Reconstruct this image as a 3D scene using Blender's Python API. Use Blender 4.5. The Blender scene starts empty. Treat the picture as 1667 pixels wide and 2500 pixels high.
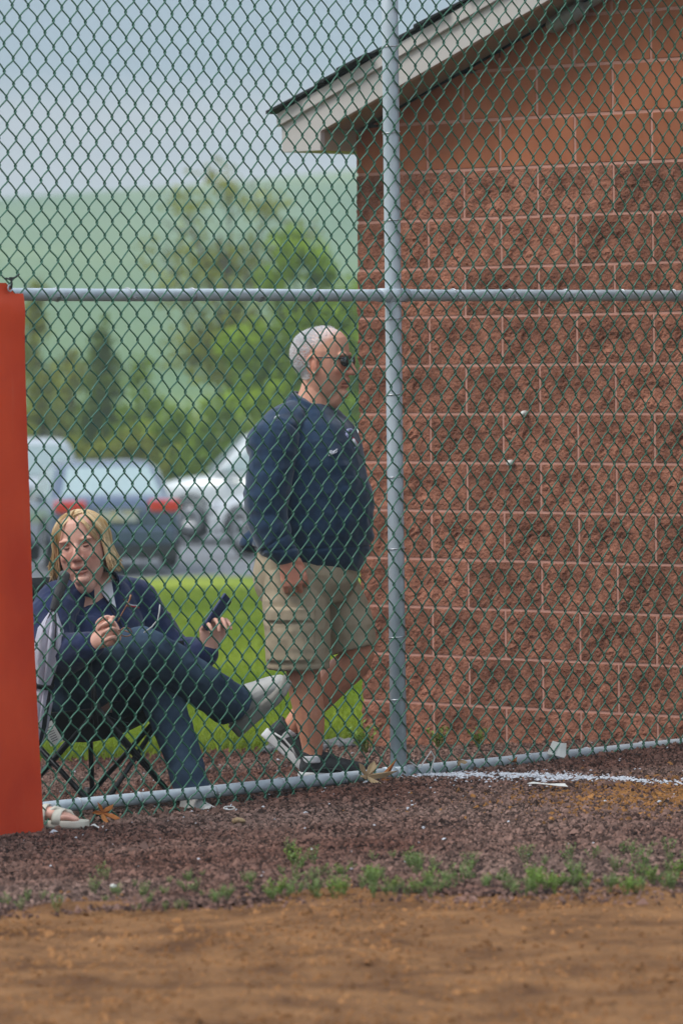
import bpy, bmesh, math, random
import numpy as np
from mathutils import Vector, Matrix
from mathutils.bvhtree import BVHTree

random.seed(11)
RNG = np.random.default_rng(11)
SC = bpy.context.scene
COL = SC.collection
R = math.radians

# ------------------------------------------------------------------ camera
FPX = 12300.0                      # focal length in pixels of a 1667 x 2500 frame
ROLL = math.atan(0.0118)
PITCH = math.atan(375.0 / FPX)
CAM_H = 1.57
cam_data = bpy.data.cameras.new('camera')
cam = bpy.data.objects.new('camera', cam_data)
COL.objects.link(cam)
SC.camera = cam
cam_data.sensor_fit = 'VERTICAL'
cam_data.sensor_height = 36.0
cam_data.sensor_width = 24.0
cam_data.lens = FPX / 2500.0 * 36.0
cam_data.clip_start = 0.1
cam_data.clip_end = 6000.0
cam.matrix_world = (Matrix.Translation((0, 0, CAM_H)) @ Matrix.Rotation(R(90) - PITCH, 4, 'X')
                    @ Matrix.Rotation(-ROLL, 4, 'Z'))
cam_data.dof.use_dof = True
cam_data.dof.focus_distance = 18.75
cam_data.dof.aperture_fstop = 4.2
cam_data.dof.aperture_blades = 9

# ------------------------------------------------------------------ sky and sun
SUN_EL, SUN_AZ = R(54), R(-112)     # azimuth measured from +Y towards +X
world = bpy.data.worlds.new('World')
SC.world = world
world.use_nodes = True
wt = world.node_tree
wt.nodes.clear()
def wn(t, **k):
    n = wt.nodes.new(t)
    for a, b in k.items():
        setattr(n, a, b)
    return n
w_out = wn('ShaderNodeOutputWorld')
w_bg = wn('ShaderNodeBackground')
w_sky = wn('ShaderNodeTexSky', sky_type='NISHITA', sun_disc=False)
w_sky.sun_elevation = SUN_EL
w_sky.sun_rotation = SUN_AZ
w_sky.air_density = 1.0
w_sky.dust_density = 3.0
w_tc = wn('ShaderNodeTexCoord')
w_map = wn('ShaderNodeMapping')
w_map.inputs['Scale'].default_value = (0.7, 0.7, 15.0)
w_map.inputs['Location'].default_value = (0.0, 0.0, 0.1)
w_noise = wn('ShaderNodeTexNoise')
w_noise.inputs['Scale'].default_value = 3.2
w_noise.inputs['Detail'].default_value = 3.0
w_noise.inputs['Roughness'].default_value = 0.45
w_noise.inputs['Distortion'].default_value = 0.3
w_ramp = wn('ShaderNodeValToRGB')
w_ramp.color_ramp.elements[0].position = 0.40
w_ramp.color_ramp.elements[0].color = (2.35, 3.1, 3.8, 1)
w_ramp.color_ramp.elements[1].position = 0.60
w_ramp.color_ramp.elements[1].color = (4.3, 4.35, 4.7, 1)
# an overcast sky is about three times brighter overhead than at the horizon
w_sep = wn('ShaderNodeSeparateXYZ')
w_cl = wn('ShaderNodeClamp')
w_mad = wn('ShaderNodeMath', operation='MULTIPLY_ADD')
w_mad.inputs[1].default_value = 2.0
w_mad.inputs[2].default_value = 0.92
w_mul = wn('ShaderNodeMix', data_type='RGBA', blend_type='MULTIPLY')
w_mul.inputs[0].default_value = 1.0
w_mix = wn('ShaderNodeMix', data_type='RGBA')
w_mix.inputs[0].default_value = 0.93
L = wt.links.new
L(w_tc.outputs['Generated'], w_map.inputs['Vector'])
L(w_map.outputs['Vector'], w_noise.inputs['Vector'])
L(w_noise.outputs['Fac'], w_ramp.inputs['Fac'])
L(w_tc.outputs['Generated'], w_sep.inputs[0])
L(w_sep.outputs['Z'], w_cl.inputs[0])
L(w_cl.outputs[0], w_mad.inputs[0])
L(w_ramp.outputs['Color'], w_mul.inputs[6])
L(w_mad.outputs[0], w_mul.inputs[7])
L(w_sky.outputs['Color'], w_mix.inputs[6])
L(w_mul.outputs[2], w_mix.inputs[7])
L(w_mix.outputs[2], w_bg.inputs['Color'])
w_bg.inputs['Strength'].default_value = 0.1
L(w_bg.outputs[0], w_out.inputs['Surface'])

sun_d = bpy.data.lights.new('sun', 'SUN')
sun = bpy.data.objects.new('sun', sun_d)
COL.objects.link(sun)
sun_d.energy = 1.5
sun_d.angle = R(22)
sun_d.color = (1.0, 0.96, 0.90)
to_sun = Vector((math.sin(SUN_AZ) * math.cos(SUN_EL), math.cos(SUN_AZ) * math.cos(SUN_EL), math.sin(SUN_EL)))
sun.rotation_euler = to_sun.to_track_quat('Z', 'Y').to_euler()
sun.location = (-4, 10, 12)

SC.view_settings.view_transform = 'Standard'
SC.view_settings.look = 'None'
SC.view_settings.exposure = 0.47
SC.view_settings.gamma = 1.0
SC.view_settings.use_curve_mapping = False
SC.render.engine = 'CYCLES'
SC.cycles.use_denoising = True
SC.cycles.max_bounces = 6
SC.cycles.diffuse_bounces = 3
SC.cycles.glossy_bounces = 3
SC.cycles.transmission_bounces = 4
SC.cycles.transparent_max_bounces = 6
SC.cycles.volume_bounces = 0
SC.cycles.caustics_reflective = False
SC.cycles.caustics_refractive = False

# ------------------------------------------------------------------ helpers
def lin(r, g, b):
    f = lambda c: (c / 255 / 12.92) if c / 255 <= 0.04045 else ((c / 255 + 0.055) / 1.055) ** 2.4
    return (f(r), f(g), f(b))

def hash3(i, j, k, seed):
    n = (i * 374761393 + j * 668265263 + k * 2147483647 + seed * 1274126177) & 0xFFFFFFFF
    n = ((n ^ (n >> 13)) * 1274126177) & 0xFFFFFFFF
    n = ((n ^ (n >> 16)) * 2246822519) & 0xFFFFFFFF
    return ((n ^ (n >> 15)) & 0xFFFF) / 32767.5 - 1.0

def vnoise(P, scale=1.0, seed=0, octaves=1):
    """smooth value noise in -1..1 at points P (N,3)"""
    P = np.asarray(P, float) * np.asarray(scale, float)
    out = np.zeros(len(P)); amp = 1.0; tot = 0.0
    for o in range(octaves):
        Q = P * (2 ** o) + 17.3 * o
        I = np.floor(Q).astype(np.int64)
        f = Q - I
        f = f * f * f * (f * (f * 6 - 15) + 10)
        v = 0
        for a in (0, 1):
            wx = f[:, 0] if a else 1 - f[:, 0]
            for b in (0, 1):
                wy = f[:, 1] if b else 1 - f[:, 1]
                for c in (0, 1):
                    wz = f[:, 2] if c else 1 - f[:, 2]
                    v = v + wx * wy * wz * hash3(I[:, 0] + a, I[:, 1] + b, I[:, 2] + c, seed + o)
        out += amp * v; tot += amp; amp *= 0.5
    return out / tot

def link(o, parent=None):
    COL.objects.link(o)
    if parent is not None:
        o.parent = parent
    return o

def mesh_data(name, V, F, mat=None, smooth=True):
    me = bpy.data.meshes.new(name)
    me.from_pydata([tuple(v) for v in V], [], [tuple(f) for f in F])
    if mat is not None:
        me.materials.append(mat)
    if smooth:
        me.polygons.foreach_set('use_smooth', [True] * len(me.polygons))
    me.update()
    return me

def obj(name, V, F, mat=None, parent=None, smooth=True):
    return link(bpy.data.objects.new(name, mesh_data(name, V, F, mat, smooth)), parent)

def obj_np(name, V, F, mat=None, parent=None, smooth=False):
    """fast path: V (N,3), F (M,k) all faces with k corners"""
    V = np.ascontiguousarray(V, dtype=np.float32); F = np.ascontiguousarray(F, dtype=np.int32)
    m, k = F.shape
    me = bpy.data.meshes.new(name)
    me.vertices.add(len(V)); me.vertices.foreach_set('co', V.ravel())
    me.loops.add(m * k); me.loops.foreach_set('vertex_index', F.ravel())
    me.polygons.add(m)
    me.polygons.foreach_set('loop_start', np.arange(0, m * k, k, dtype=np.int32))
    me.polygons.foreach_set('loop_total', np.full(m, k, dtype=np.int32))
    me.polygons.foreach_set('use_smooth', np.full(m, smooth, dtype=bool))
    me.update(calc_edges=True)
    if mat is not None:
        me.materials.append(mat)
    return link(bpy.data.objects.new(name, me), parent)

def empty(name, loc=(0, 0, 0), rz=0.0, parent=None):
    o = bpy.data.objects.new(name, None)
    o.empty_display_size = 0.1
    o.location = loc
    o.rotation_euler = (0, 0, rz)
    return link(o, parent)

def tag(o, label=None, cat=None, group=None, kind=None):
    if label: o['label'] = label
    if cat: o['category'] = cat
    if group: o['group'] = group
    if kind: o['kind'] = kind
    return o

class MB:
    """collects simple shapes into one mesh"""
    def __init__(s):
        s.V = []; s.F = []
    def add(s, V, F):
        n = len(s.V)
        s.V.extend([tuple(v) for v in V]); s.F.extend([tuple(i + n for i in f) for f in F])
        return s
    def box(s, lo, hi, M=None):
        (a, b, c), (d, e, f) = lo, hi
        V = [(a, b, c), (d, b, c), (d, e, c), (a, e, c), (a, b, f), (d, b, f), (d, e, f), (a, e, f)]
        if M is not None: V = [tuple(M @ Vector(v)) for v in V]
        return s.add(V, [(0, 3, 2, 1), (4, 5, 6, 7), (0, 1, 5, 4), (1, 2, 6, 5), (2, 3, 7, 6), (3, 0, 4, 7)])
    def tube(s, pts, rad, n=8, cap=True):
        V, F = tube_geo(pts, rad, n, cap)
        return s.add(V, F)
    def build(s, name, mat, parent=None, smooth=False, bevel=0.0, seg=2):
        o = obj(name, s.V, s.F, mat, parent, smooth)
        if bevel:
            b = o.modifiers.new('bevel', 'BEVEL'); b.width = bevel; b.segments = seg
            b.limit_method = 'ANGLE'; b.angle_limit = R(35)
        return o

def frames(pts, ref=None):
    P = [Vector(p) for p in pts]
    T = []
    for i in range(len(P)):
        a = P[max(i - 1, 0)]; b = P[min(i + 1, len(P) - 1)]
        t = (b - a)
        T.append(t.normalized() if t.length > 1e-9 else Vector((0, 0, 1)))
    r = Vector(ref) if ref is not None else (Vector((1, 0, 0)) if abs(T[0].x) < 0.8 else Vector((0, 1, 0)))
    out = []
    for t in T:
        r = (r - t * r.dot(t))
        if r.length < 1e-6: r = t.orthogonal()
        r.normalize()
        out.append((r.copy(), t.cross(r)))
    return P, out

def tube_geo(pts, rad, n=8, cap=True, ref=None):
    """rad: number, list of numbers or list of (ra, rb): ra along ref"""
    P, fr = frames(pts, ref)
    if not isinstance(rad, (list, tuple)): rad = [rad] * len(P)
    V, F = [], []
    for p, (a, b), r in zip(P, fr, rad):
        ra, rb = r if isinstance(r, (list, tuple)) else (r, r)
        for k in range(n):
            t = 2 * math.pi * k / n
            V.append(tuple(p + a * (ra * math.cos(t)) + b * (rb * math.sin(t))))
    for i in range(len(P) - 1):
        for k in range(n):
            k2 = (k + 1) % n
            F.append((i * n + k, i * n + k2, (i + 1) * n + k2, (i + 1) * n + k))
    if cap:
        V.append(tuple(P[0])); V.append(tuple(P[-1]))
        c0, c1 = len(V) - 2, len(V) - 1
        m = (len(P) - 1) * n
        for k in range(n):
            k2 = (k + 1) % n
            F.append((c0, k2, k)); F.append((c1, m + k, m + k2))
    return V, F

def tube_obj(name, pts, rad, mat, parent=None, n=10, ref=None):
    V, F = tube_geo(pts, rad, n, True, ref)
    o = obj(name, V, F, mat, parent, True)
    return o

# ------------------------------------------------------------------ materials
def mat_new(name):
    m = bpy.data.materials.new(name)
    m.use_nodes = True
    nt = m.node_tree
    b = nt.nodes['Principled BSDF']
    return m, nt, b

def M(name, c, rough=0.6, var=0.12, scale=12.0, detail=3.0, c2=None, bump=0.0, bscale=60.0, bdist=0.01,
      metal=0.0, spec=0.5, island=0.0, objrand=0.0, stretch=None, sheen=0.0, sss=0.0, attr=None, lo=0.35, hi=0.65,
      alpha=None, trans=0.0, coat=0.0):
    m, nt, b = mat_new(name)
    N = nt.nodes.new; K = nt.links.new
    tc = N('ShaderNodeTexCoord')
    vec = tc.outputs['Object']
    if stretch:
        mp = N('ShaderNodeMapping'); mp.inputs['Scale'].default_value = stretch
        K(vec, mp.inputs['Vector']); vec = mp.outputs['Vector']
    nz = N('ShaderNodeTexNoise'); nz.inputs['Scale'].default_value = scale; nz.inputs['Detail'].default_value = detail
    K(vec, nz.inputs['Vector'])
    rp = N('ShaderNodeValToRGB')
    rp.color_ramp.elements[0].position = lo; rp.color_ramp.elements[1].position = hi
    if c2 is None:
        ca = tuple(x * (1 - var) for x in c); cb = tuple(min(1, x * (1 + var)) for x in c)
    else:
        ca, cb = c, c2
    rp.color_ramp.elements[0].color = (*ca, 1); rp.color_ramp.elements[1].color = (*cb, 1)
    K(nz.outputs['Fac'], rp.inputs['Fac'])
    col = rp.outputs['Color']
    if attr:
        at = N('ShaderNodeAttribute'); at.attribute_name = attr
        mx = N('ShaderNodeMix'); mx.data_type = 'RGBA'; mx.blend_type = 'MULTIPLY'; mx.inputs[0].default_value = 1.0
        K(col, mx.inputs[6]); K(at.outputs['Color'], mx.inputs[7]); col = mx.outputs[2]
    for amount, src in ((island, 'isl'), (objrand, 'obj')):
        if amount:
            if src == 'isl':
                g = N('ShaderNodeNewGeometry'); o = g.outputs['Random Per Island']
            else:
                g = N('ShaderNodeObjectInfo'); o = g.outputs['Random']
            mr = N('ShaderNodeMapRange'); mr.inputs['To Min'].default_value = 1 - amount; mr.inputs['To Max'].default_value = 1 + amount
            K(o, mr.inputs['Value'])
            mx = N('ShaderNodeMix'); mx.data_type = 'RGBA'; mx.blend_type = 'MULTIPLY'; mx.inputs[0].default_value = 1.0
            K(col, mx.inputs[6]); K(mr.outputs[0], mx.inputs[7]); col = mx.outputs[2]
    K(col, b.inputs['Base Color'])
    b.inputs['Roughness'].default_value = rough
    b.inputs['Metallic'].default_value = metal
    b.inputs['Specular IOR Level'].default_value = spec
    if sheen: b.inputs['Sheen Weight'].default_value = sheen; b.inputs['Sheen Roughness'].default_value = 0.5
    if sss:
        b.inputs['Subsurface Weight'].default_value = sss
        b.inputs['Subsurface Radius'].default_value = (0.012, 0.005, 0.003); b.inputs['Subsurface Scale'].default_value = 1.0
    if trans: b.inputs['Transmission Weight'].default_value = trans
    if coat: b.inputs['Coat Weight'].default_value = coat; b.inputs['Coat Roughness'].default_value = 0.1
    if alpha is not None: b.inputs['Alpha'].default_value = alpha
    if bump:
        n2 = N('ShaderNodeTexNoise'); n2.inputs['Scale'].default_value = bscale; n2.inputs['Detail'].default_value = 4.0
        K(vec, n2.inputs['Vector'])
        bp = N('ShaderNodeBump'); bp.inputs['Strength'].default_value = bump; bp.inputs['Distance'].default_value = bdist
        K(n2.outputs['Fac'], bp.inputs['Height']); K(bp.outputs['Normal'], b.inputs['Normal'])
    return m

def add_translucent(m, amount, tint):
    """leaves let light through"""
    nt = m.node_tree; b = nt.nodes['Principled BSDF']; out = nt.nodes['Material Output']
    tr = nt.nodes.new('ShaderNodeBsdfTranslucent'); tr.inputs['Color'].default_value = (*tint, 1)
    mx = nt.nodes.new('ShaderNodeMixShader'); mx.inputs[0].default_value = amount
    nt.links.new(b.outputs[0], mx.inputs[1]); nt.links.new(tr.outputs[0], mx.inputs[2]); nt.links.new(mx.outputs[0], out.inputs['Surface'])
    return m

# ------------------------------------------------------------------ layout
FP = Vector((0.2018, 18.8, 0.0))           # foot of the fence post
FD = Vector((0.6838, 0.7297, 0.0))         # along the fence, towards the building
FN = Vector((0.7297, -0.6838, 0.0))        # out of the fence, towards the field
WC = Vector((0.085, 21.45, 0.0))           # corner of the building
WD = Vector((0.7285, -0.685, 0.0)).normalized()   # along the gable wall
WN = Vector((-0.685, -0.7285, 0.0)).normalized()  # out of the gable wall
LAWN_Y = 22.1

def gz(X, Y):
    X = np.asarray(X, float); Y = np.asarray(Y, float)
    db = (X - FP.x) * (-FN.x) + (Y - FP.y) * (-FN.y)
    along = np.interp(X, [-4, -1.0, 0.15, 1.4, 3.0], [-0.07, -0.055, -0.002, 0.022, 0.03])
    front = np.clip((db + 3.2) / 3.0, 0, 1); front = front * front * (3 - 2 * front)
    z = along * front - 0.045 * np.clip(db, 0, 2.2)
    far = np.clip(Y - LAWN_Y, 0, 40)
    z = np.where(Y > LAWN_Y, np.minimum(z, z) - 0.0285 * far, z)
    return z

def gz1(x, y):
    return float(gz(np.array([x]), np.array([y]))[0])

def sheet(name, xs, ys, mat, dz=0.0, rough=0.0, rscale=3.0, kind='structure', edge0=None, edge1=None, zf=gz):
    """ground patch; edge0/edge1 bend its near and far edge"""
    xs = np.asarray(xs, float); ys = np.asarray(ys, float)
    X, Y = np.meshgrid(xs, ys)
    t = (Y - ys[0]) / (ys[-1] - ys[0])
    if edge0 is not None: Y = Y + (1 - t) * edge0(X)
    if edge1 is not None: Y = Y + t * edge1(X)
    Z = zf(X.ravel(), Y.ravel()).reshape(X.shape) + dz
    V = np.stack([X.ravel(), Y.ravel(), Z.ravel()], 1)
    if rough:
        V[:, 2] += rough * vnoise(V * [1, 1, 0], rscale, 5, 4)
    ny, nx = X.shape
    i = np.arange((ny - 1) * (nx - 1)); r = i // (nx - 1); c = i % (nx - 1)
    a = r * nx + c
    F = np.stack([a, a + 1, a + nx + 1, a + nx], 1)
    o = obj_np(name, V, F, mat, None, True)
    o['kind'] = kind
    return o
# ================================================================== SETTING: ground, lawn, car park, hill
m_dirt = M('infield_clay', lin(88, 60, 40), rough=0.95, c2=lin(142, 103, 68), scale=5.0, detail=10, bump=1.0, bscale=22, bdist=0.06, spec=0.1, lo=0.28, hi=0.66, stretch=(0.8, 0.8, 1.0))
m_gravel_bed = M('gravel_bed', lin(38, 27, 25), rough=0.95, c2=lin(64, 48, 44), scale=60, bump=0.8, bscale=140, bdist=0.012, spec=0.1)
m_chip = M('gravel_chip', lin(98, 68, 58), rough=0.9, c2=lin(122, 98, 88), scale=0.9, island=0.8, spec=0.15)
m_chip_white = M('chalk_chip', lin(205, 208, 214), rough=0.9, var=0.06, island=0.12, spec=0.1)
m_lawn = M('lawn_turf', lin(100, 122, 34), rough=0.95, c2=lin(138, 150, 56), scale=0.55, detail=6, bump=0.4, bscale=9, bdist=0.05, spec=0.05, stretch=(1.0, 0.35, 1.0))
m_blade = add_translucent(M('grass_blade', lin(106, 130, 34), rough=0.7, c2=lin(144, 158, 56), scale=0.5, island=0.3, spec=0.2, stretch=(1.0, 0.4, 1.0)), 0.35, lin(150, 168, 50))
m_asphalt = M('car_park_asphalt', lin(120, 122, 126), rough=0.95, var=0.12, scale=0.8, detail=6, spec=0.1)
m_meadow = M('rough_meadow', lin(96, 116, 52), rough=1.0, c2=lin(130, 138, 70), scale=0.08, detail=5, spec=0.0)
m_hill = M('hill_grass', lin(58, 100, 58), rough=1.0, c2=lin(122, 142, 84), scale=0.014, detail=7, spec=0.0, lo=0.32, hi=0.68, stretch=(1.0, 0.45, 1.6))

def edge_wave(seed, amp):
    def f(X):
        P = np.stack([X.ravel(), X.ravel() * 0, X.ravel() * 0], 1)
        return (amp * vnoise(P, 1.7, seed, 4)).reshape(X.shape)
    return f

dirt_edge = edge_wave(3, 0.22)
def dirt_line(X):
    return dirt_edge(X) + 0.16 * np.clip(X, -2, 2)

sheet('ground', [-2500, -400, -60, -20, -8, 8, 20, 60, 400, 2500], [-40, 0, 8, 12, 16, 22, 30, 45, 62, 95, 260],
      m_meadow, dz=-0.16, zf=lambda X, Y: np.minimum(gz(X, Y), 0) - np.where(Y > 150, 1.2, 0))
sheet('infield_dirt', np.r_[np.linspace(-20, -2.2, 8), np.linspace(-2, 2, 90), np.linspace(2.2, 20, 8)],
      np.r_[np.linspace(-6, 10.5, 8), np.linspace(10.8, 14.75, 170)], m_dirt, dz=0.0, rough=0.026, rscale=(2.6, 2.6, 1), edge1=dirt_line)
sheet('gravel_path', np.r_[np.linspace(-20, -2.2, 8), np.linspace(-2, 2, 70), np.linspace(2.2, 20, 8)],
      np.linspace(14.6, LAWN_Y + 0.25, 120), m_gravel_bed, dz=0.002, rough=0.012, rscale=3.0, edge0=dirt_line)
sheet('lawn', np.r_[np.linspace(-60, -5, 12), np.linspace(-4, 3, 36), np.linspace(4, 60, 12)],
      np.linspace(LAWN_Y, 66.4, 96), m_lawn, dz=0.012, rough=0.03, rscale=1.1, edge0=edge_wave(8, 0.14))
sheet('parking_lot', np.linspace(-80, 80, 30), np.linspace(66.0, 97.0, 20), m_asphalt, dz=0.006)
sheet('meadow', np.linspace(-160, 160, 60), np.linspace(96.8, 262, 50), m_meadow, dz=0.06, rough=0.3, rscale=0.08)

def hill_z(X, Y):
    t = np.clip((Y - 250) / 650.0, 0, 1)
    s = t * t * (3 - 2 * t)
    ridge = 33.0 + 5.5 * np.tanh((X + 25) / 70.0) - 2.0
    P = np.stack([X, Y, X * 0], 1)
    z = -1.3 + s * (ridge + 1.3) + vnoise(P, 0.010, 21, 4) * 3.0 * s * (1 - 0.85 * np.clip((t - 0.8) / 0.2, 0, 1))
    over = np.clip((Y - 900) / 500, 0, 1)
    return z - over * 22
sheet('hill', np.linspace(-900, 900, 160), np.r_[np.linspace(250, 920, 110), np.linspace(930, 1400, 12)], m_hill, dz=0.0, zf=hill_z)

# gravel chips lying on the bed
def chips(name, pts, size, mat, flat=0.5, lift=0.0, rng=RNG, kind='stuff'):
    n = len(pts)
    base = np.array([[1, 0, -.45], [-.5, .85, -.5], [-.55, -.8, -.4], [.25, .1, .75], [-.35, -.1, .55]], float)
    tri = np.array([[0, 1, 3], [1, 4, 3], [1, 2, 4], [2, 3, 4], [2, 0, 3], [0, 2, 1]], np.int32)
    B = base[None] * (1 + rng.uniform(-.35, .35, (n, 5, 3)))
    s = size * np.exp(rng.normal(0, .38, n))
    B = B * s[:, None, None] * np.array([1.0, 0.75, flat])
    a = rng.uniform(0, 2 * np.pi, n); b = rng.normal(0, .35, n)
    ca, sa, cb, sb = np.cos(a), np.sin(a), np.cos(b), np.sin(b)
    x, y, z = B[..., 0], B[..., 1], B[..., 2]
    x, z = x * cb[:, None] - z * sb[:, None], x * sb[:, None] + z * cb[:, None]
    x, y = x * ca[:, None] - y * sa[:, None], x * sa[:, None] + y * ca[:, None]
    V = np.stack([x, y, z], -1) + pts[:, None, :]
    V[..., 2] += (s * flat * 0.35 + lift)[:, None]
    F = (tri[None] + (np.arange(n) * 5)[:, None, None]).reshape(-1, 3)
    o = obj_np(name, V.reshape(-1, 3), F, mat, None, False)
    if kind: o['kind'] = kind
    return o

def scatter(n, y0, y1, half=lambda y: 0.068 * y + 0.55):
    y = RNG.uniform(y0, y1, n); x = RNG.uniform(-1, 1, n) * half(y)
    return x, y

def ground_pts(x, y, rough=0.012, rscale=3.0, dz=0.002):
    P = np.stack([x, y, gz(x, y)], 1)
    P[:, 2] += dz + rough * vnoise(P * [1, 1, 0], rscale, 5, 4)
    return P

x, y = scatter(165000, 14.3, 22.35)
edge = 14.6 + dirt_line(x)
keep = (y > edge + 0.05 + RNG.normal(0, .26, len(y)))
wl = (np.stack([x - WC.x, y - WC.y], 1) @ np.array([WN.x, WN.y])) > -0.02
keep &= wl | (x < WC.x)
# thinner where clay is tracked over the gravel by the chalk line
trk = np.exp(-(((x - 1.25) / 0.42) ** 2 + ((y - 17.75) / 0.5) ** 2))
keep &= RNG.uniform(0, 1, len(x)) > trk * 0.72
gp = ground_pts(x[keep], y[keep])
tag(chips('gravel', gp, 0.0072, m_chip, flat=0.66), 'loose reddish brown crushed stone along the fence', 'gravel')

m_clay_spill = M('tracked_clay', lin(150, 106, 62), rough=0.95, var=0.2, island=0.25, spec=0.1)
nx_ = 5200
cx = 1.25 + RNG.normal(0, .34, nx_); cy = 17.75 + RNG.normal(0, .36, nx_)
tag(chips('clay_crumbs', ground_pts(cx, cy), 0.008, m_clay_spill, flat=0.6), 'orange clay crumbs tracked over the gravel below the chalk line', 'clay')

# clods on the infield
m_clod = M('clay_clod', lin(124, 86, 54), rough=0.95, c2=lin(160, 116, 76), scale=2, island=0.3, spec=0.1)
x, y = scatter(9000, 11.2, 15.2)
edge = 14.6 + dirt_line(x)
k = (y < edge + np.abs(RNG.normal(0, .30, len(y)))) & (RNG.uniform(0, 1, len(y)) < .35 + .65 * (vnoise(np.stack([x, y, x * 0], 1), 1.8, 15, 3) > 0))
P = ground_pts(x[k], y[k], 0.026, (2.6, 2.6, 1), 0.0)
tag(chips('dirt_clods', P, 0.0085, m_clod, flat=0.6), 'small clods of orange brown clay on the infield', 'dirt')

# chalk line: white lime chips running from the post towards the right
n = 1900
t = RNG.beta(1.0, 1.5, n)
lx = 0.30 + (1.42 - 0.30) * t; ly = 18.87 + (18.02 - 18.87) * t
off = RNG.normal(0, 0.022 + 0.045 * (t < .5) * RNG.uniform(0, 1, n), n) * np.where(RNG.uniform(0, 1, n) < .28, 2.6, 1)
lx = lx + 0.6 * off; ly = ly + 0.8 * off
k = RNG.uniform(0, 1, n) > np.clip((t - .45) / .5, 0.05, .85)
P = ground_pts(lx[k], ly[k]); P[:, 2] += 0.006
tag(chips('chalk_line', P, 0.0066, m_chip_white, flat=0.45), 'broken white chalk line on the gravel from the post to the right', 'chalk line')
x, y = scatter(420, 15.2, 21.5)
sel = RNG.uniform(0, 1, len(x)) < np.where(y > 17.2, 1.0, 0.35)
P = ground_pts(x[sel], y[sel]); P[:, 2] += 0.005
tag(chips('white_stone_bits', P, 0.0055, m_chip_white, flat=0.5), 'scattered pale stone bits among the brown gravel', 'gravel')

# grass blades
def blades(name, x, y, z, h, w, mat, lean=0.35):
    n = len(x)
    a = RNG.uniform(0, 2 * np.pi, n); hh = h * RNG.uniform(.55, 1.25, n)
    dx, dy = np.cos(a) * w, np.sin(a) * w
    lx = RNG.normal(0, lean, n) * hh; ly = RNG.normal(0, lean, n) * hh
    V = np.zeros((n, 5, 3))
    for i, (s, f) in enumerate(((-1, 0), (1, 0), (-.75, .55), (.75, .55), (0, 1))):
        V[:, i, 0] = x + s * dx * (1 - .2 * f) + lx * f * f
        V[:, i, 1] = y + s * dy * (1 - .2 * f) + ly * f * f
        V[:, i, 2] = z + hh * f
    tri = np.array([[0, 1, 3], [0, 3, 2], [2, 3, 4]], np.int32)
    F = (tri[None] + (np.arange(n) * 5)[:, None, None]).reshape(-1, 3)
    return obj_np(name, V.reshape(-1, 3), F, mat, None, False)
n = 80000
y = LAWN_Y + 40 * RNG.uniform(0, 1, n) ** 2.3
x = RNG.uniform(-1.0, 0.12, n) * (0.068 * y + 0.5)
P = np.stack([x, y, gz(x, y)], 1)
z = P[:, 2] + 0.012 + 0.03 * vnoise(P * [1, 1, 0], 1.1, 5, 4)
k = ~((x > WC.x - 0.02) & (((x - WC.x) * WN.x + (y - WC.y) * WN.y) < 0.0) & (((x - WC.x) * WD.x + (y - WC.y) * WD.y) > -0.02))
size = 0.045 + 0.0012 * (y - LAWN_Y)
tag(blades('grass', x[k], y[k], z[k] - .01, size[k], 0.004 + 0.0003 * (y[k] - LAWN_Y), m_blade), 'bright green mown grass behind the gravel', 'grass', kind='stuff')

# ================================================================== BUILDING
m_smooth = M('smooth_block', lin(162, 100, 72), rough=0.9, c2=lin(174, 110, 80), scale=5, bump=0.35, bscale=260, bdist=0.003, objrand=0.10, spec=0.15)
m_split = M('split_block', lin(112, 72, 57), rough=0.95, c2=lin(174, 118, 96), scale=11, detail=12, bump=1.0, bscale=90, bdist=0.012, objrand=0.20, spec=0.1, lo=0.30, hi=0.68)
m_mortar = M('pink_mortar', lin(196, 146, 130), rough=0.95, var=0.08, scale=20, bump=0.3, bscale=200, bdist=0.002, spec=0.1)
m_fascia = M('fascia_metal', lin(196, 190, 184), rough=0.55, var=0.03, scale=3)
m_soffit = M('soffit_vinyl', lin(176, 160, 140), rough=0.6, var=0.04, scale=3)
m_shingle = M('asphalt_shingle', lin(42, 46, 46), rough=0.95, var=0.3, scale=90, bump=0.5, bscale=200, bdist=0.003, objrand=0.15)
m_conduit = M('grey_conduit', lin(150, 152, 150), rough=0.5, var=0.06, metal=0.2)

WM = Matrix((( WD.x, WN.x, 0, WC.x), (WD.y, WN.y, 0, WC.y), (0, 0, 1, 0), (0, 0, 0, 1)))   # wall frame: s, outwards, up
CH, BL = 0.2032, 0.4064
BASE = -0.09
PIT = 0.375
def soffit_z(s, half=3.0):
    return 2.527 + PIT * (s if s < half else 2 * half - s)
GW = 6.0
building = empty('block_building', (WC.x, WC.y, BASE), 0.0)
tag(building, 'brown split-face block building with pale eaves behind the right half of the fence', 'building')
def bparent(o, parent=building):
    """objects are modelled in the wall frame"""
    o.parent = parent
    o.matrix_world = WM if parent is building else o.matrix_world
    return o
class WB(MB):
    pass
INV = building.matrix_basis.inverted()
def wobj(name, V, F, mat, parent, smooth=False, bevel=0.0):
    """mesh given in wall coordinates, stored relative to the building"""
    T = INV @ WM
    o = obj(name, [tuple(T @ Vector(v)) for v in V], F, mat, parent, smooth)
    if bevel:
        b = o.modifiers.new('bevel', 'BEVEL'); b.width = bevel; b.segments = 2; b.limit_method = 'ANGLE'; b.angle_limit = R(35)
    return o
building.matrix_basis = Matrix.Translation((WC.x, WC.y, BASE))
INV = building.matrix_basis.inverted()

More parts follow.
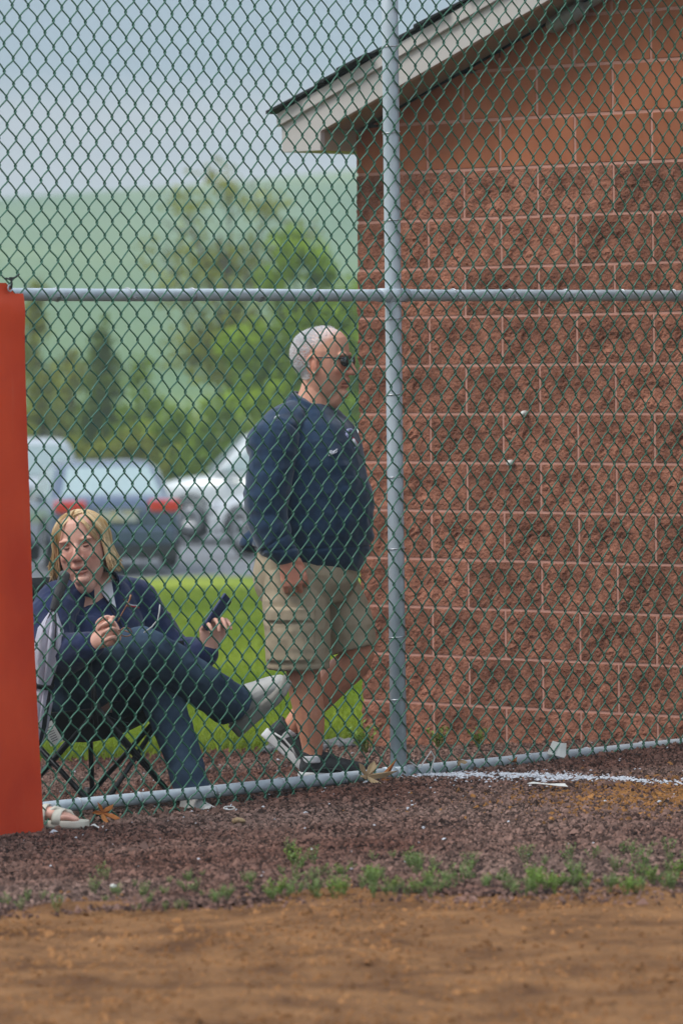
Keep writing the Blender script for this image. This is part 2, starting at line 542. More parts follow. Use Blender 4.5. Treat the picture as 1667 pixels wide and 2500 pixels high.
# mortar body of the building: gable prism
TOPZ = 2.5
wallV = []
for (s, z) in ((0.006, BASE - 0.3), (GW - 0.006, BASE - 0.3), (GW - 0.006, 2.50), (3.0, soffit_z(3.0) - 0.02), (0.006, 2.50)):
    for dep in (0.0035, -5.0):
        wallV.append((s, dep, z))
wall = wobj('wall', wallV, [(0, 2, 4, 6, 8), (9, 7, 5, 3, 1), (0, 1, 3, 2), (2, 3, 5, 4), (4, 5, 7, 6), (6, 7, 9, 8), (8, 9, 1, 0)], m_mortar, building)

def rough_block(Lb, Hb, corner, seed):
    nx, nz, ny = (28 if Lb > .3 else 14), 14, 10
    J = 0.0064
    cols = []
    D = 0.1936 if corner else 0.05
    if corner:
        for j in range(ny + 1): cols.append((J, -D + D * j / ny, 'L'))
        cols = cols[:-1]
        cols.append((J, 0, 'E'))
    else:
        cols.append((J, -D, 'B')); cols.append((J, 0, 'S'))
    for i in range(1, nx): cols.append((J + (Lb - 2 * J) * i / nx, 0, 'F'))
    cols.append((Lb - J, 0, 'S')); cols.append((Lb - J, -D, 'B'))
    zs = [J + (Hb - 2 * J) * k / nz for k in range(nz + 1)]
    P = np.array([(c[0], c[1], z) for z in zs for c in cols], float)
    Q = P + [seed * 7.7, 0, seed * 3.1]
    nse = vnoise(Q, 22, 40, 3) * 0.55 + vnoise(Q, 60, 41, 3) * 0.75 + 0.25 * vnoise(Q, 7, 42, 1)
    nc = len(cols)
    V = []
    for k, z in enumerate(zs):
        edge = 0 if 0 < k < nz else 1
        for i, c in enumerate(cols):
            h = 0.0085 + 0.0125 * nse[k * nc + i]
            if k in (1, nz - 1): h = .006 + (h - .006) * .45
            elif k in (2, nz - 2): h = .006 + (h - .006) * .8
            if edge: h = 0.006
            x, yy, zz = P[k * nc + i]
            h = max(h, .0062)
            if c[2] == 'F': yy += max(h, 0.0)
            elif c[2] == 'S': yy += 0.006
            elif c[2] == 'E': yy += max(h * .9, 0); x -= max(h * .9, 0)
            elif c[2] == 'L': x -= max(h, 0)
            V.append((x, yy, zz))
    F = []
    for k in range(nz):
        for i in range(nc - 1):
            a = k * nc + i
            F.append((a, a + 1, a + 1 + nc, a + nc))
    top = len(V)
    F.append(tuple(range(nc - 1, -1, -1)))
    F.append(tuple(nz * nc + i for i in range(nc)))
    return V, F

TW = INV @ WM
block_meshes = {}
def block_mesh(Lb, corner, seed):
    key = (round(Lb, 4), corner, seed)
    if key not in block_meshes:
        V, F = rough_block(Lb, CH, corner, seed + (10 if corner else 0) + (20 if Lb < .3 else 0))
        block_meshes[key] = mesh_data('block', V, F, m_split, False)
    return block_meshes[key]

RW = TW.to_3x3().to_4x4()
S_END = 6 * BL
for kc in range(12):
    s = 0.0; first = True
    z0 = BASE + kc * CH
    while s < S_END - 1e-6:
        Lb = BL / 2 if (first and kc % 2 == 1) else BL
        Lb = min(Lb, S_END - s)
        seed = random.randrange(5)
        o = bpy.data.objects.new('block', block_mesh(Lb, first, seed))
        link(o, wall)
        o.matrix_local = Matrix.Translation(TW @ Vector((s, 0, z0))) @ RW
        s += Lb; first = False

def clip_poly(poly, f):
    out = []
    for i in range(len(poly)):
        a, b = poly[i], poly[(i + 1) % len(poly)]
        fa, fb = f(a), f(b)
        if fa >= 0: out.append(a)
        if (fa >= 0) != (fb >= 0):
            t = fa / (fa - fb)
            out.append((a[0] + (b[0] - a[0]) * t, a[1] + (b[1] - a[1]) * t))
    return out

def flat_block(s0, s1, z0, z1, parent, mat):
    J = 0.0064
    poly = [(s0 + (J if s0 > 0 else 0), z0 + J), (s1 - J, z0 + J), (s1 - J, z1 - J), (s0 + (J if s0 > 0 else 0), z1 - J)]
    poly = clip_poly(poly, lambda p: soffit_z(p[0]) - 0.004 - p[1])
    if len(poly) < 3: return None
    area = abs(sum(poly[i][0] * poly[(i + 1) % len(poly)][1] - poly[(i + 1) % len(poly)][0] * poly[i][1] for i in range(len(poly)))) / 2
    if area < 0.0012: return None
    n = len(poly)
    V = [(p[0], 0.0065, p[1]) for p in poly] + [(p[0], -0.19 if s0 == 0 else -0.05, p[1]) for p in poly]
    F = [tuple(range(n)), tuple(range(2 * n - 1, n - 1, -1))] + [(i, n + i, n + (i + 1) % n, (i + 1) % n) for i in range(n)]
    return wobj('block', V, F, mat, parent, False, bevel=0.0025)

for kc in range(12, 22):
    z0 = BASE + kc * CH
    s = 0.0; first = True
    while s < S_END - 1e-6:
        Lb = BL / 2 if (first and kc % 2 == 1) else BL
        Lb = min(Lb, S_END - s)
        flat_block(s, s + Lb, z0, z0 + CH, wall, m_smooth)
        s += Lb; first = False
# the rest of the gable, out of the picture: blocks joined into one part
far = MB()
for kc in range(22):
    z0 = BASE + kc * CH
    s = S_END
    while s < GW - 1e-6:
        e = min(s + BL, GW)
        p0 = 0.016 if kc < 12 else 0.0065
        top = min(z0 + CH - .005, soffit_z((s + e) / 2) - 0.03)
        if top > z0 + .02:
            far.box((s + .005, -.05, z0 + .005), (e - .005, p0, top), TW)
        s = e
tag(far.build('side_blocks', m_split, wall), kind='stuff')
left = MB()
for kc in range(12):
    z0 = BASE + kc * CH
    dpt = 0.2 + (0.2 if kc % 2 else 0.0)
    while dpt < 5.0:
        e = min(dpt + BL, 5.0)
        left.box((-0.008, -e + .005, z0 + .005), (0.05, -dpt - .005, z0 + CH - .005), TW)
        dpt = e
tag(left.build('return_blocks', m_split, wall), kind='stuff')

# roof: rake boards, soffit, eave box, shingle courses
OV, EV = 0.23, 0.222
RIDGE = 3.0
roof = empty('roof', TW @ Vector((0, 0, 2.6)), 0, building)
RINV = Matrix.Translation(TW @ Vector((0, 0, 2.6))).inverted()
def robj(name, V, F, mat, parent=roof, bevel=0.0):
    o = obj(name, [tuple(RINV @ TW @ Vector(v)) for v in V], F, mat, parent, False)
    if bevel:
        b = o.modifiers.new('bevel', 'BEVEL'); b.width = bevel; b.segments = 2; b.limit_method = 'ANGLE'; b.angle_limit = R(30)
    return o
def slab(poly, d0, d1):
    """poly in (s,z), extruded between outward depths d0 (front) and d1"""
    n = len(poly)
    V = [(p[0], d0, p[1]) for p in poly] + [(p[0], d1, p[1]) for p in poly]
    F = [tuple(range(n)), tuple(range(2 * n - 1, n - 1, -1))] + [(i, n + i, n + (i + 1) % n, (i + 1) % n) for i in range(n)]
    return V, F
def sl(s, off):
    return 2.527 + off + PIT * (s if s <= RIDGE else 2 * RIDGE - s)
for side in (0, 1):
    mir = (lambda s: s) if side == 0 else (lambda s: GW - s)
    # lower rake board in three lengths, each a board of its own
    cuts = [-EV, 1.9, RIDGE]
    for a, b in zip(cuts[:-1], cuts[1:]):
        if a < 0:
            poly = [(a, 2.447), (0.003, 2.447), (0.003, sl(0, 0) + .001), (b - .001, sl(b, 0)), (b - .001, sl(b, .118)), (a, sl(a, .118))]
        else:
            poly = [(a + .001, sl(a, 0)), (b, sl(b, 0)), (b, sl(b, .118)), (a + .001, sl(a, .118))]
        robj('rake_board', *slab([(mir(p[0]), p[1]) for p in poly], OV, OV - 0.028), m_fascia, bevel=0.002)
        poly = [(a - (.012 if a < 0 else -.001), sl(a, .112)), (b, sl(b, .112)), (b, sl(b, .166)), (a - (.012 if a < 0 else -.001), sl(a, .166))]
        robj('trim_board', *slab([(mir(p[0]), p[1]) for p in poly], OV + 0.018, OV - 0.02), m_fascia, bevel=0.002)
    # soffit under the rake: panels across the overhang
    sp = 0.0
    while sp < RIDGE - .01:
        e = min(sp + 0.30, RIDGE)
        poly = [(sp + .003, sl(sp, .012)), (e - .003, sl(e, .012)), (e - .003, sl(e, .026)), (sp + .003, sl(sp, .026))]
        robj('soffit_panel', *slab([(mir(p[0]), p[1]) for p in poly], OV - .0285, -0.004), m_soffit)
        sp = e
    # eave box running back along the side wall
    V, F = slab([(mir(-EV + .002), 2.4475), (mir(-0.006 if side == 0 else -.006), 2.4475), (mir(-.006), 2.60), (mir(-EV + .002), 2.56)], OV - .0285, -5.2)
    robj('eave_box', V, F, m_soffit)
    V, F = slab([(mir(0.0), 2.4478), (mir(0.0025), 2.4478), (mir(0.0025), 2.52), (mir(0.0), 2.52)], OV - .0285, -0.004)
    robj('box_side', V, F, m_soffit)
    # deck and shingle courses
    V, F = slab([(mir(-EV), sl(-EV, .1665)), (mir(RIDGE), sl(RIDGE, .1665)), (mir(RIDGE), sl(RIDGE, .18)), (mir(-EV), sl(-EV, .18))], OV + .012, -5.2)
    robj('roof_deck', V, F, m_shingle)
    c = -EV - 0.045
    i = 0
    while c < RIDGE:
        e = min(c + 0.175, RIDGE)
        jut = 0.028 + 0.022 * random.random() + (0.02 if i % 3 == 0 else 0)
        poly = [(c, sl(c, .184)), (e, sl(e, .181)), (e, sl(e, .188)), (c, sl(c, .197))]
        robj('shingle_course', *slab([(mir(p[0]), p[1]) for p in poly], OV + jut, -5.25), m_shingle)
        c += 0.142; i += 1
# conduit and fitting clipped under the soffit
cp = [TW @ Vector((s, 0.045, sl(s, -0.035))) for s in (1.13, 1.32, 2.4)]
conduit = tube_obj('conduit', cp, 0.016, m_conduit, building, 12)
V, F = tube_geo([TW @ Vector((s, 0.05, sl(s, -0.038))) for s in (1.13, 1.145, 1.30, 1.32)], [0.026, 0.033, 0.033, 0.022], 14)
obj('conduit_fitting', V, F, m_conduit, conduit, True)
for s in (1.55, 2.0):
    V, F = tube_geo([TW @ Vector((s, 0.045, sl(s, -0.035))), TW @ Vector((s + .028, 0.045, sl(s + .028, -0.035)))], 0.021, 12)
    obj('conduit_strap', V, F, m_conduit, conduit, True)

# ================================================================== FENCE
m_galv = M('galvanised_pipe', lin(184, 196, 206), rough=0.45, c2=lin(206, 216, 224), scale=9, detail=6, metal=0.15, bump=0.08, bscale=60, bdist=0.002, stretch=(1, 1, 0.3))
m_wire = M('green_vinyl_wire', lin(50, 108, 84), rough=0.34, var=0.10, scale=20, objrand=0.06, spec=0.6)
m_tie = M('aluminium_tie', lin(196, 198, 202), rough=0.35, var=0.05, metal=0.8)
fence = empty('chain_link_fence', FP)
tag(fence, 'tall green chain-link fence on grey galvanised pipe posts and rails', 'fence')
T0, T1 = -4.1, 1.80
def fpt(t, n, z):
    return Vector((FD.x * t + FN.x * n, FD.y * t + FN.y * n, z))
PR = 0.0305
for tp in (0.0, -3.05):
    tube_obj('post', [fpt(tp, 0, -0.4), fpt(tp, 0, 1.2), fpt(tp, 0, 2.6), fpt(tp, 0, 3.70)], PR, m_galv, fence, 28)
    V, F = tube_geo([fpt(tp, 0, 3.69), fpt(tp, 0, 3.71), fpt(tp, 0, 3.735), fpt(tp, 0, 3.745)], [.034, .034, .024, .006], 20)
    obj('post_cap', V, F, m_galv, fence, True)
RR = 0.0222
for zr, nm in ((0.02, 'bottom_rail'), (1.803, 'middle_rail'), (3.66, 'top_rail')):
    for a, b in ((-3.05 + .032, -0.032), (0.032, T1), (T0, -3.05 - .032)):
        n = 24
        pts = [fpt(a + (b - a) * i / n, 0, zr + 0.0008 * math.sin(i * 0.7 + zr)) for i in range(n + 1)]
        tube_obj(nm, pts, RR, m_galv, fence, 20)
    for tp in (0.0, -3.05):
        for sgn in (-1, 1):
            V, F = tube_geo([fpt(tp + sgn * .026, 0, zr), fpt(tp + sgn * .075, 0, zr)], RR + .0035, 20)
            obj('rail_sleeve', V, F, m_galv, fence, True)
        V, F = tube_geo([fpt(tp, 0, zr - .024), fpt(tp, 0, zr - .02), fpt(tp, 0, zr + .02), fpt(tp, 0, zr + .024)], [PR + .001, PR + .004, PR + .004, PR + .001], 28)
        obj('rail_clamp', V, F, m_galv, fence, True)

PITCH_T, PER = 0.0388, 0.0917
MESH_N = 0.042
WR = 0.0029
ZB, ZT = -0.045, 3.60
def wire(i):
    t0 = i * PITCH_T
    half = PER / 2
    nh = int(round((ZT - ZB) / half))
    ph = i % 2
    # samples per half period: corners rounded, legs straight
    us = np.array([0.0, 0.05, 0.12, 0.22, 0.36, 0.5, 0.64, 0.78, 0.88, 0.95])
    A = PITCH_T / 2 + 0.0022
    prof = (0.58 * np.sin(np.pi * (us - .5)) + 0.42 * (2 * us - 1)) * A
    dep = np.array([0.0, 0.5, 0.9, 1.0, 1.0, 1.0, 1.0, 1.0, 0.9, 0.5]) * 0.0055
    T, Dp, Z = [], [], []
    for h in range(nh):
        up = (h + ph) % 2 == 0
        for u, p_, d_ in zip(us, prof, dep):
            Z.append(ZB + (h + u) * half); T.append(t0 + (p_ if up else -p_)); Dp.append(d_ if up else -d_)
    Z.append(ZB + nh * half); T.append(t0 + (A if not ((nh + ph) % 2 == 0) else -A)); Dp.append(0)
    T, Dp, Z = map(np.array, (T, Dp, Z))
    # the cloth is not quite even: a smooth warp shared by neighbours, plus a little of each wire's own
    Q = np.stack([T, T * 0, Z], 1)
    Tw = T + 0.0075 * vnoise(Q, 2.6, 60, 3) + 0.0042 * vnoise(Q, 13, 61, 2)
    Zw = Z + 0.0105 * vnoise(Q, 1.9, 62, 3) + 0.0050 * vnoise(Q, 12, 63, 2)
    Nw = MESH_N + Dp + 0.006 * vnoise(Q, 1.5, 64, 2) + np.where(Z < 0.02, 0.006 * vnoise(Q, 20, 66, 1) - 0.004, 0)
    pts = [fpt(t, n, z) for t, n, z in zip(Tw, Nw, Zw)]
    # bent-over ends at the bottom
    a = pts[0]
    pts = [a + FD * (0.012 if ph else -0.012) + Vector((0, 0, -0.016)) + FN * 0.004] + pts
    return tube_obj('wire', pts, WR, m_wire, fence, 6)
for i in range(int(T0 / PITCH_T), int(T1 / PITCH_T) + 1):
    wire(i)

# aluminium ties holding the cloth
def tie_ring(center, axis, r, twist=1, tail=0.03):
    ax = Vector(axis).normalized()
    u = FN - ax * FN.dot(ax); u.normalize(); v = ax.cross(u)
    pts = []
    for k in range(15):
        a = R(-150) + R(300) * k / 14
        pts.append(center + u * (math.cos(a) * r) + v * (math.sin(a) * r) + ax * (0.012 * (k / 14 - .5)))
    pts.append(pts[-1] + FN * tail * 1.6 + ax * 0.008 * twist)
    e = pts[-1]
    pts += [e + ax * 0.012 * twist + v * 0.004, e + ax * 0.010 * twist - v * 0.006, e - ax * .006 * twist]
    pts = [pts[0] + FN * tail * 1.5 + ax * .01, ] + pts
    return tube_obj('tie_wire', pts, 0.0022, m_tie, fence, 5)
for z in (0.28, 0.52, 0.85, 1.12, 1.42, 1.72, 2.10, 2.42, 2.74, 3.1, 3.4):
    tie_ring(fpt(0, 0, z + random.uniform(-.02, .02)), (0, 0, 1), PR + .002, random.choice((-1, 1)))
for zr in (0.02, 1.803, 3.66):
    t = -3.9
    while t < T1 - .05:
        if abs(t) > .09 and abs(t + 3.05) > .09:
            tie_ring(fpt(t, 0, zr), FD, RR + .002, random.choice((-1, 1)), 0.026)
        t += 0.335 + random.uniform(-.05, .05)

# ================================================================== HAZE: damp air between the camera and the hill
m_haze = bpy.data.materials.new('damp_air'); m_haze.use_nodes = True
_nt = m_haze.node_tree; _nt.nodes.clear()
_o = _nt.nodes.new('ShaderNodeOutputMaterial'); _v = _nt.nodes.new('ShaderNodeVolumePrincipled')
_v.inputs['Color'].default_value = (0.86, 0.98, 1.0, 1); _v.inputs['Density'].default_value = 0.00095
_v.inputs['Anisotropy'].default_value = 0.0
_nt.links.new(_v.outputs[0], _o.inputs['Volume'])
_hz = MB().box((-2600, -60, -3.9), (2600, 1500, 46)).build('haze', m_haze)
tag(_hz, kind='stuff')
# ================================================================== pixel-to-place helper (a 1667 x 2500 frame) used to read positions off the photograph
def at(x, y, Y):
    dx, dy = x - 833.5, y - 1250.0
    ca, sa = math.cos(ROLL), math.sin(ROLL)
    X, Yp = dx * ca - dy * sa, dx * sa + dy * ca
    cp, sp = math.cos(PITCH), math.sin(PITCH)
    d = Vector((X / FPX, cp - Yp / FPX * sp, -sp - Yp / FPX * cp))
    d = d * (Y / d.y)
    return Vector((d.x, d.y, d.z + CAM_H))

# ================================================================== TREES AND SHRUBS
def leaf_mat(name, a, b, tr=0.3):
    return add_translucent(M(name, lin(*a), rough=0.7, c2=lin(*b), scale=0.9, island=0.35, spec=0.2), tr, lin(*b))
m_leaf_green = leaf_mat('leaf_green', (96, 128, 30), (148, 172, 50))
m_leaf_lime = leaf_mat('leaf_lime', (112, 144, 22), (156, 182, 46))
m_leaf_olive = leaf_mat('leaf_olive', (112, 124, 40), (158, 162, 58))
m_leaf_dark = leaf_mat('leaf_dark', (80, 104, 34), (116, 136, 50), 0.2)
m_leaf_bronze = leaf_mat('leaf_bronze', (116, 104, 66), (142, 124, 86))
m_bark = M('bark', lin(86, 76, 64), rough=0.95, var=0.25, scale=6, bump=0.5, bscale=20, bdist=0.02)

def leaves(pts, size, mat, name, parent):
    n = len(pts)
    a = RNG.normal(0, 1, (n, 3)); a /= np.linalg.norm(a, axis=1)[:, None]
    b = RNG.normal(0, 1, (n, 3)); b -= a * (a * b).sum(1)[:, None]; b /= np.linalg.norm(b, axis=1)[:, None]
    s = size * RNG.uniform(.6, 1.4, n)
    V = np.stack([pts - a * s[:, None], pts - b * (s * .5)[:, None], pts + a * s[:, None], pts + b * (s * .5)[:, None]], 1).reshape(-1, 3)
    F = np.arange(n * 4, dtype=np.int32).reshape(-1, 4)
    return obj_np(name, V, F, mat, parent, False)

def tree(base, height, blobs, mat, label, name='tree', leaf=0.11, dens=260, cat='tree', group=None, trunk_r=0.16, twig=True, shoots=0):
    """blobs: (dx, dy, dz, rx, rz, density factor) relative to the base"""
    root = empty(name, base)
    tag(root, label, cat, group)
    mb = MB()
    top = Vector((random.uniform(-.2, .2), 0, height * .8))
    trunk_pts = [Vector((0, 0, -.3)), Vector((random.uniform(-.1, .1), 0, height * .25)), Vector((random.uniform(-.15, .15), 0, height * .55)), top]
    mb.tube(trunk_pts, [trunk_r, trunk_r * .75, trunk_r * .45, trunk_r * .15], 8)
    pts = []
    for (dx, dy, dz, rx, rz, df) in blobs:
        c = Vector((dx, dy, dz))
        h0 = max(.15, min(dz * .55, height * .7))
        s = Vector((trunk_pts[1].x * .5, 0, h0))
        mid = s.lerp(c, .5) + Vector((0, random.uniform(-.1, .1), .12))
        mb.tube([s, mid, c], [trunk_r * .38, trunk_r * .22, trunk_r * .06], 6)
        if twig:
            for _ in range(7):
                d = Vector((random.gauss(0, 1), random.gauss(0, 1), random.gauss(.4, 1))).normalized()
                mb.tube([c.lerp(mid, random.uniform(0, .5)), c + Vector((d.x * rx, d.y * rx, d.z * rz))], [trunk_r * .07, .008], 4)
        # leaf clumps inside the blob
        nc = max(3, int(9 * df))
        for _ in range(nc):
            d = Vector((random.gauss(0, 1), random.gauss(0, 1), random.gauss(0, 1))).normalized() * (random.random() ** .5)
            q = np.array([c.x + d.x * rx * .85, c.y + d.y * rx * .85, c.z + d.z * rz * .85])
            k = max(4, int(dens * rx * rz * df / nc * 6.5 * random.uniform(.5, 1.5)))
            pts.append(q + RNG.normal(0, 1, (k, 3)) * np.array([rx, rx, rz]) * .26)
    mb.build('trunk', m_bark, root, True)
    leaves(np.concatenate(pts), leaf, mat, 'crown', root)
    return root

def tree_at(x, yb, Y, **k):
    p = at(x, yb, Y)
    z = -1.3
    return tree((p.x, Y, z), **k)

PX100 = 123.0
# tall thin-leaved tree
tree_at(560, 1150, 104, height=6.8, mat=m_leaf_olive, trunk_r=.14, leaf=.09, dens=95,
        blobs=[(-.8, 0, 5.9, .7, .7, .35), (.1, .2, 6.3, .7, .7, .35), (.9, 0, 6.0, .8, .6, .3), (-.4, .3, 5.0, .9, .8, .6), (.6, .1, 4.9, .9, .7, .6), (1.5, 0, 5.2, .7, .6, .3), (-1.0, 0, 4.2, .7, .8, .5), (.2, .2, 3.9, 1.0, .9, 1.1), (-.5, 0, 3.0, 1.0, .8, 1.2), (.6, 0, 2.7, 1.0, .8, 1.1), (-1.3, 0, 5.0, .5, .5, .25)],
        label='tall thinly leaved tree with bare upper twigs behind the parked cars')
# fresh green tree right of it
tree_at(735, 1150, 97, height=5.6, mat=m_leaf_lime, trunk_r=.13, leaf=.10, dens=230,
        blobs=[(-.1, 0, 5.0, .5, .5, 1.2), (.35, 0, 4.6, .45, .5, 1.0), (-.55, 0, 4.3, .5, .5, .7), (.0, .2, 3.8, .7, .6, 1.0), (.9, 0, 3.6, .6, .6, .8), (-.8, 0, 3.2, .7, .6, 1.0), (.3, 0, 2.9, .9, .7, 1.2), (1.1, 0, 2.6, .8, .8, 1.1), (-.5, 0, 2.2, .9, .7, 1.2), (.7, .1, 1.7, 1.0, .8, 1.2), (-.2, 0, 1.2, 1.1, .7, 1.2)],
        label='bright lime green young tree behind the standing man')
tree_at(850, 1150, 108, height=5.0, mat=m_leaf_green, trunk_r=.13, leaf=.10, dens=210,
        blobs=[(0, 0, 4.1, .6, .6, .8), (-.6, 0, 3.4, .8, .7, 1.0), (.6, 0, 3.2, .8, .7, 1.0), (0, 0, 2.4, 1.0, .8, 1.2), (.8, 0, 2.0, .8, .8, 1.1), (-.8, 0, 1.7, 1.0, .8, 1.2), (.2, 0, 1.1, 1.2, .7, 1.2)],
        label='mid green bushy tree beside the corner of the block building')
tree_at(252, 1150, 100, height=3.8, mat=m_leaf_dark, trunk_r=.09, leaf=.08, dens=420, twig=False,
        blobs=[(0, 0, 3.35, .2, .4, 1.2), (0, 0, 2.9, .32, .4, 1.2), (.05, 0, 2.4, .42, .4, 1.2), (0, 0, 1.9, .5, .4, 1.3), (0, 0, 1.3, .58, .45, 1.3), (.1, 0, .8, .6, .4, 1.2)],
        label='small dark green conifer above the silver sedan', name='conifer')
tree_at(92, 1150, 102, height=4.7, mat=m_leaf_olive, trunk_r=.08, leaf=.09, dens=250,
        blobs=[(0, 0, 4.3, .25, .4, .9), (.05, 0, 3.7, .35, .45, .9), (-.1, 0, 3.1, .4, .45, .8), (.1, 0, 2.4, .45, .5, .9), (0, 0, 1.7, .5, .5, 1.0), (.1, 0, 1.0, .6, .5, 1.0)],
        label='slim yellow-green poplar beside the edge of the orange banner')
tree_at(165, 1150, 106, height=3.3, mat=m_leaf_olive, trunk_r=.08, leaf=.09, dens=190,
        blobs=[(0, 0, 2.9, .35, .4, .6), (.3, 0, 2.4, .4, .4, .7), (-.2, 0, 2.0, .5, .45, .8), (.1, 0, 1.3, .7, .5, 1.0)],
        label='small olive tree between the poplar and the dark conifer')
tree_at(345, 1150, 99, height=3.0, mat=m_leaf_green, trunk_r=.07, leaf=.09, dens=210,
        blobs=[(0, 0, 2.6, .35, .4, .7), (.25, 0, 2.1, .4, .4, .8), (-.2, 0, 1.7, .5, .45, .9), (.1, 0, 1.1, .7, .5, 1.1)],
        label='small green tree between the dark conifer and the tall tree')
# shrubs closing the gap above the cars
for i, (x, Y, w, h, m, lb) in enumerate([
        (60, 95, .9, 1.5, m_leaf_olive, 'olive green shrub at the orange banner above the cars'),
        (180, 94, 1.0, 1.45, m_leaf_olive, 'olive shrub below the small olive tree'),
        (310, 94, 1.0, 1.6, m_leaf_olive, 'yellowish shrub just right of the dark conifer'),
        (430, 95, 1.0, 1.9, m_leaf_green, 'rounded green shrub left of the tall tree trunk'),
        (540, 93, 1.0, 2.0, m_leaf_green, 'green shrub at the foot of the tall thin tree'),
        (660, 94, 1.0, 1.8, m_leaf_lime, 'lime green shrub behind the back of the standing man'),
        (790, 94, 1.1, 1.9, m_leaf_green, 'green shrub seen between the man and the wall')]):
    tree_at(x, 1150, Y, height=h, mat=m, trunk_r=.05, leaf=.085, dens=210, name='shrub', cat='shrub', twig=False,
            blobs=[(-w * .4, 0, h * .55, w * .5, h * .35, 1.0), (w * .4, 0, h * .6, w * .5, h * .35, 1.0), (0, 0, h * .85, w * .45, h * .28, .8), (0, 0, h * .3, w * .8, h * .3, 1.2)],
            group='shrubs beyond the car park', label=lb)

# ================================================================== CARS
m_tyre = M('tyre_rubber', lin(28, 28, 30), rough=0.9, var=0.15)
m_rim = M('alloy_rim', lin(150, 152, 156), rough=0.35, metal=0.8, var=0.05)
m_glass = M('car_glass', lin(150, 170, 170), rough=0.06, var=0.05, spec=1.0, coat=1.0)  # pale base colour paints in the bright sky reflected by the panes
m_red = M('tail_light_red', lin(206, 26, 16), rough=0.2, var=0.08, spec=0.8, coat=0.6)
m_clear = M('clear_lens', lin(210, 214, 220), rough=0.15, var=0.05, spec=0.8)
m_plate = M('number_plate', lin(196, 180, 120), rough=0.5, var=0.08, c2=lin(176, 186, 200), scale=9)
m_blackplastic = M('black_plastic', lin(34, 36, 38), rough=0.6, var=0.1)
m_chrome = M('chrome', lin(190, 194, 198), rough=0.15, metal=1.0, var=0.03)
def paint(name, c):
    return M(name, lin(*c), rough=0.35, var=0.03, scale=3, metal=0.25, coat=0.8)

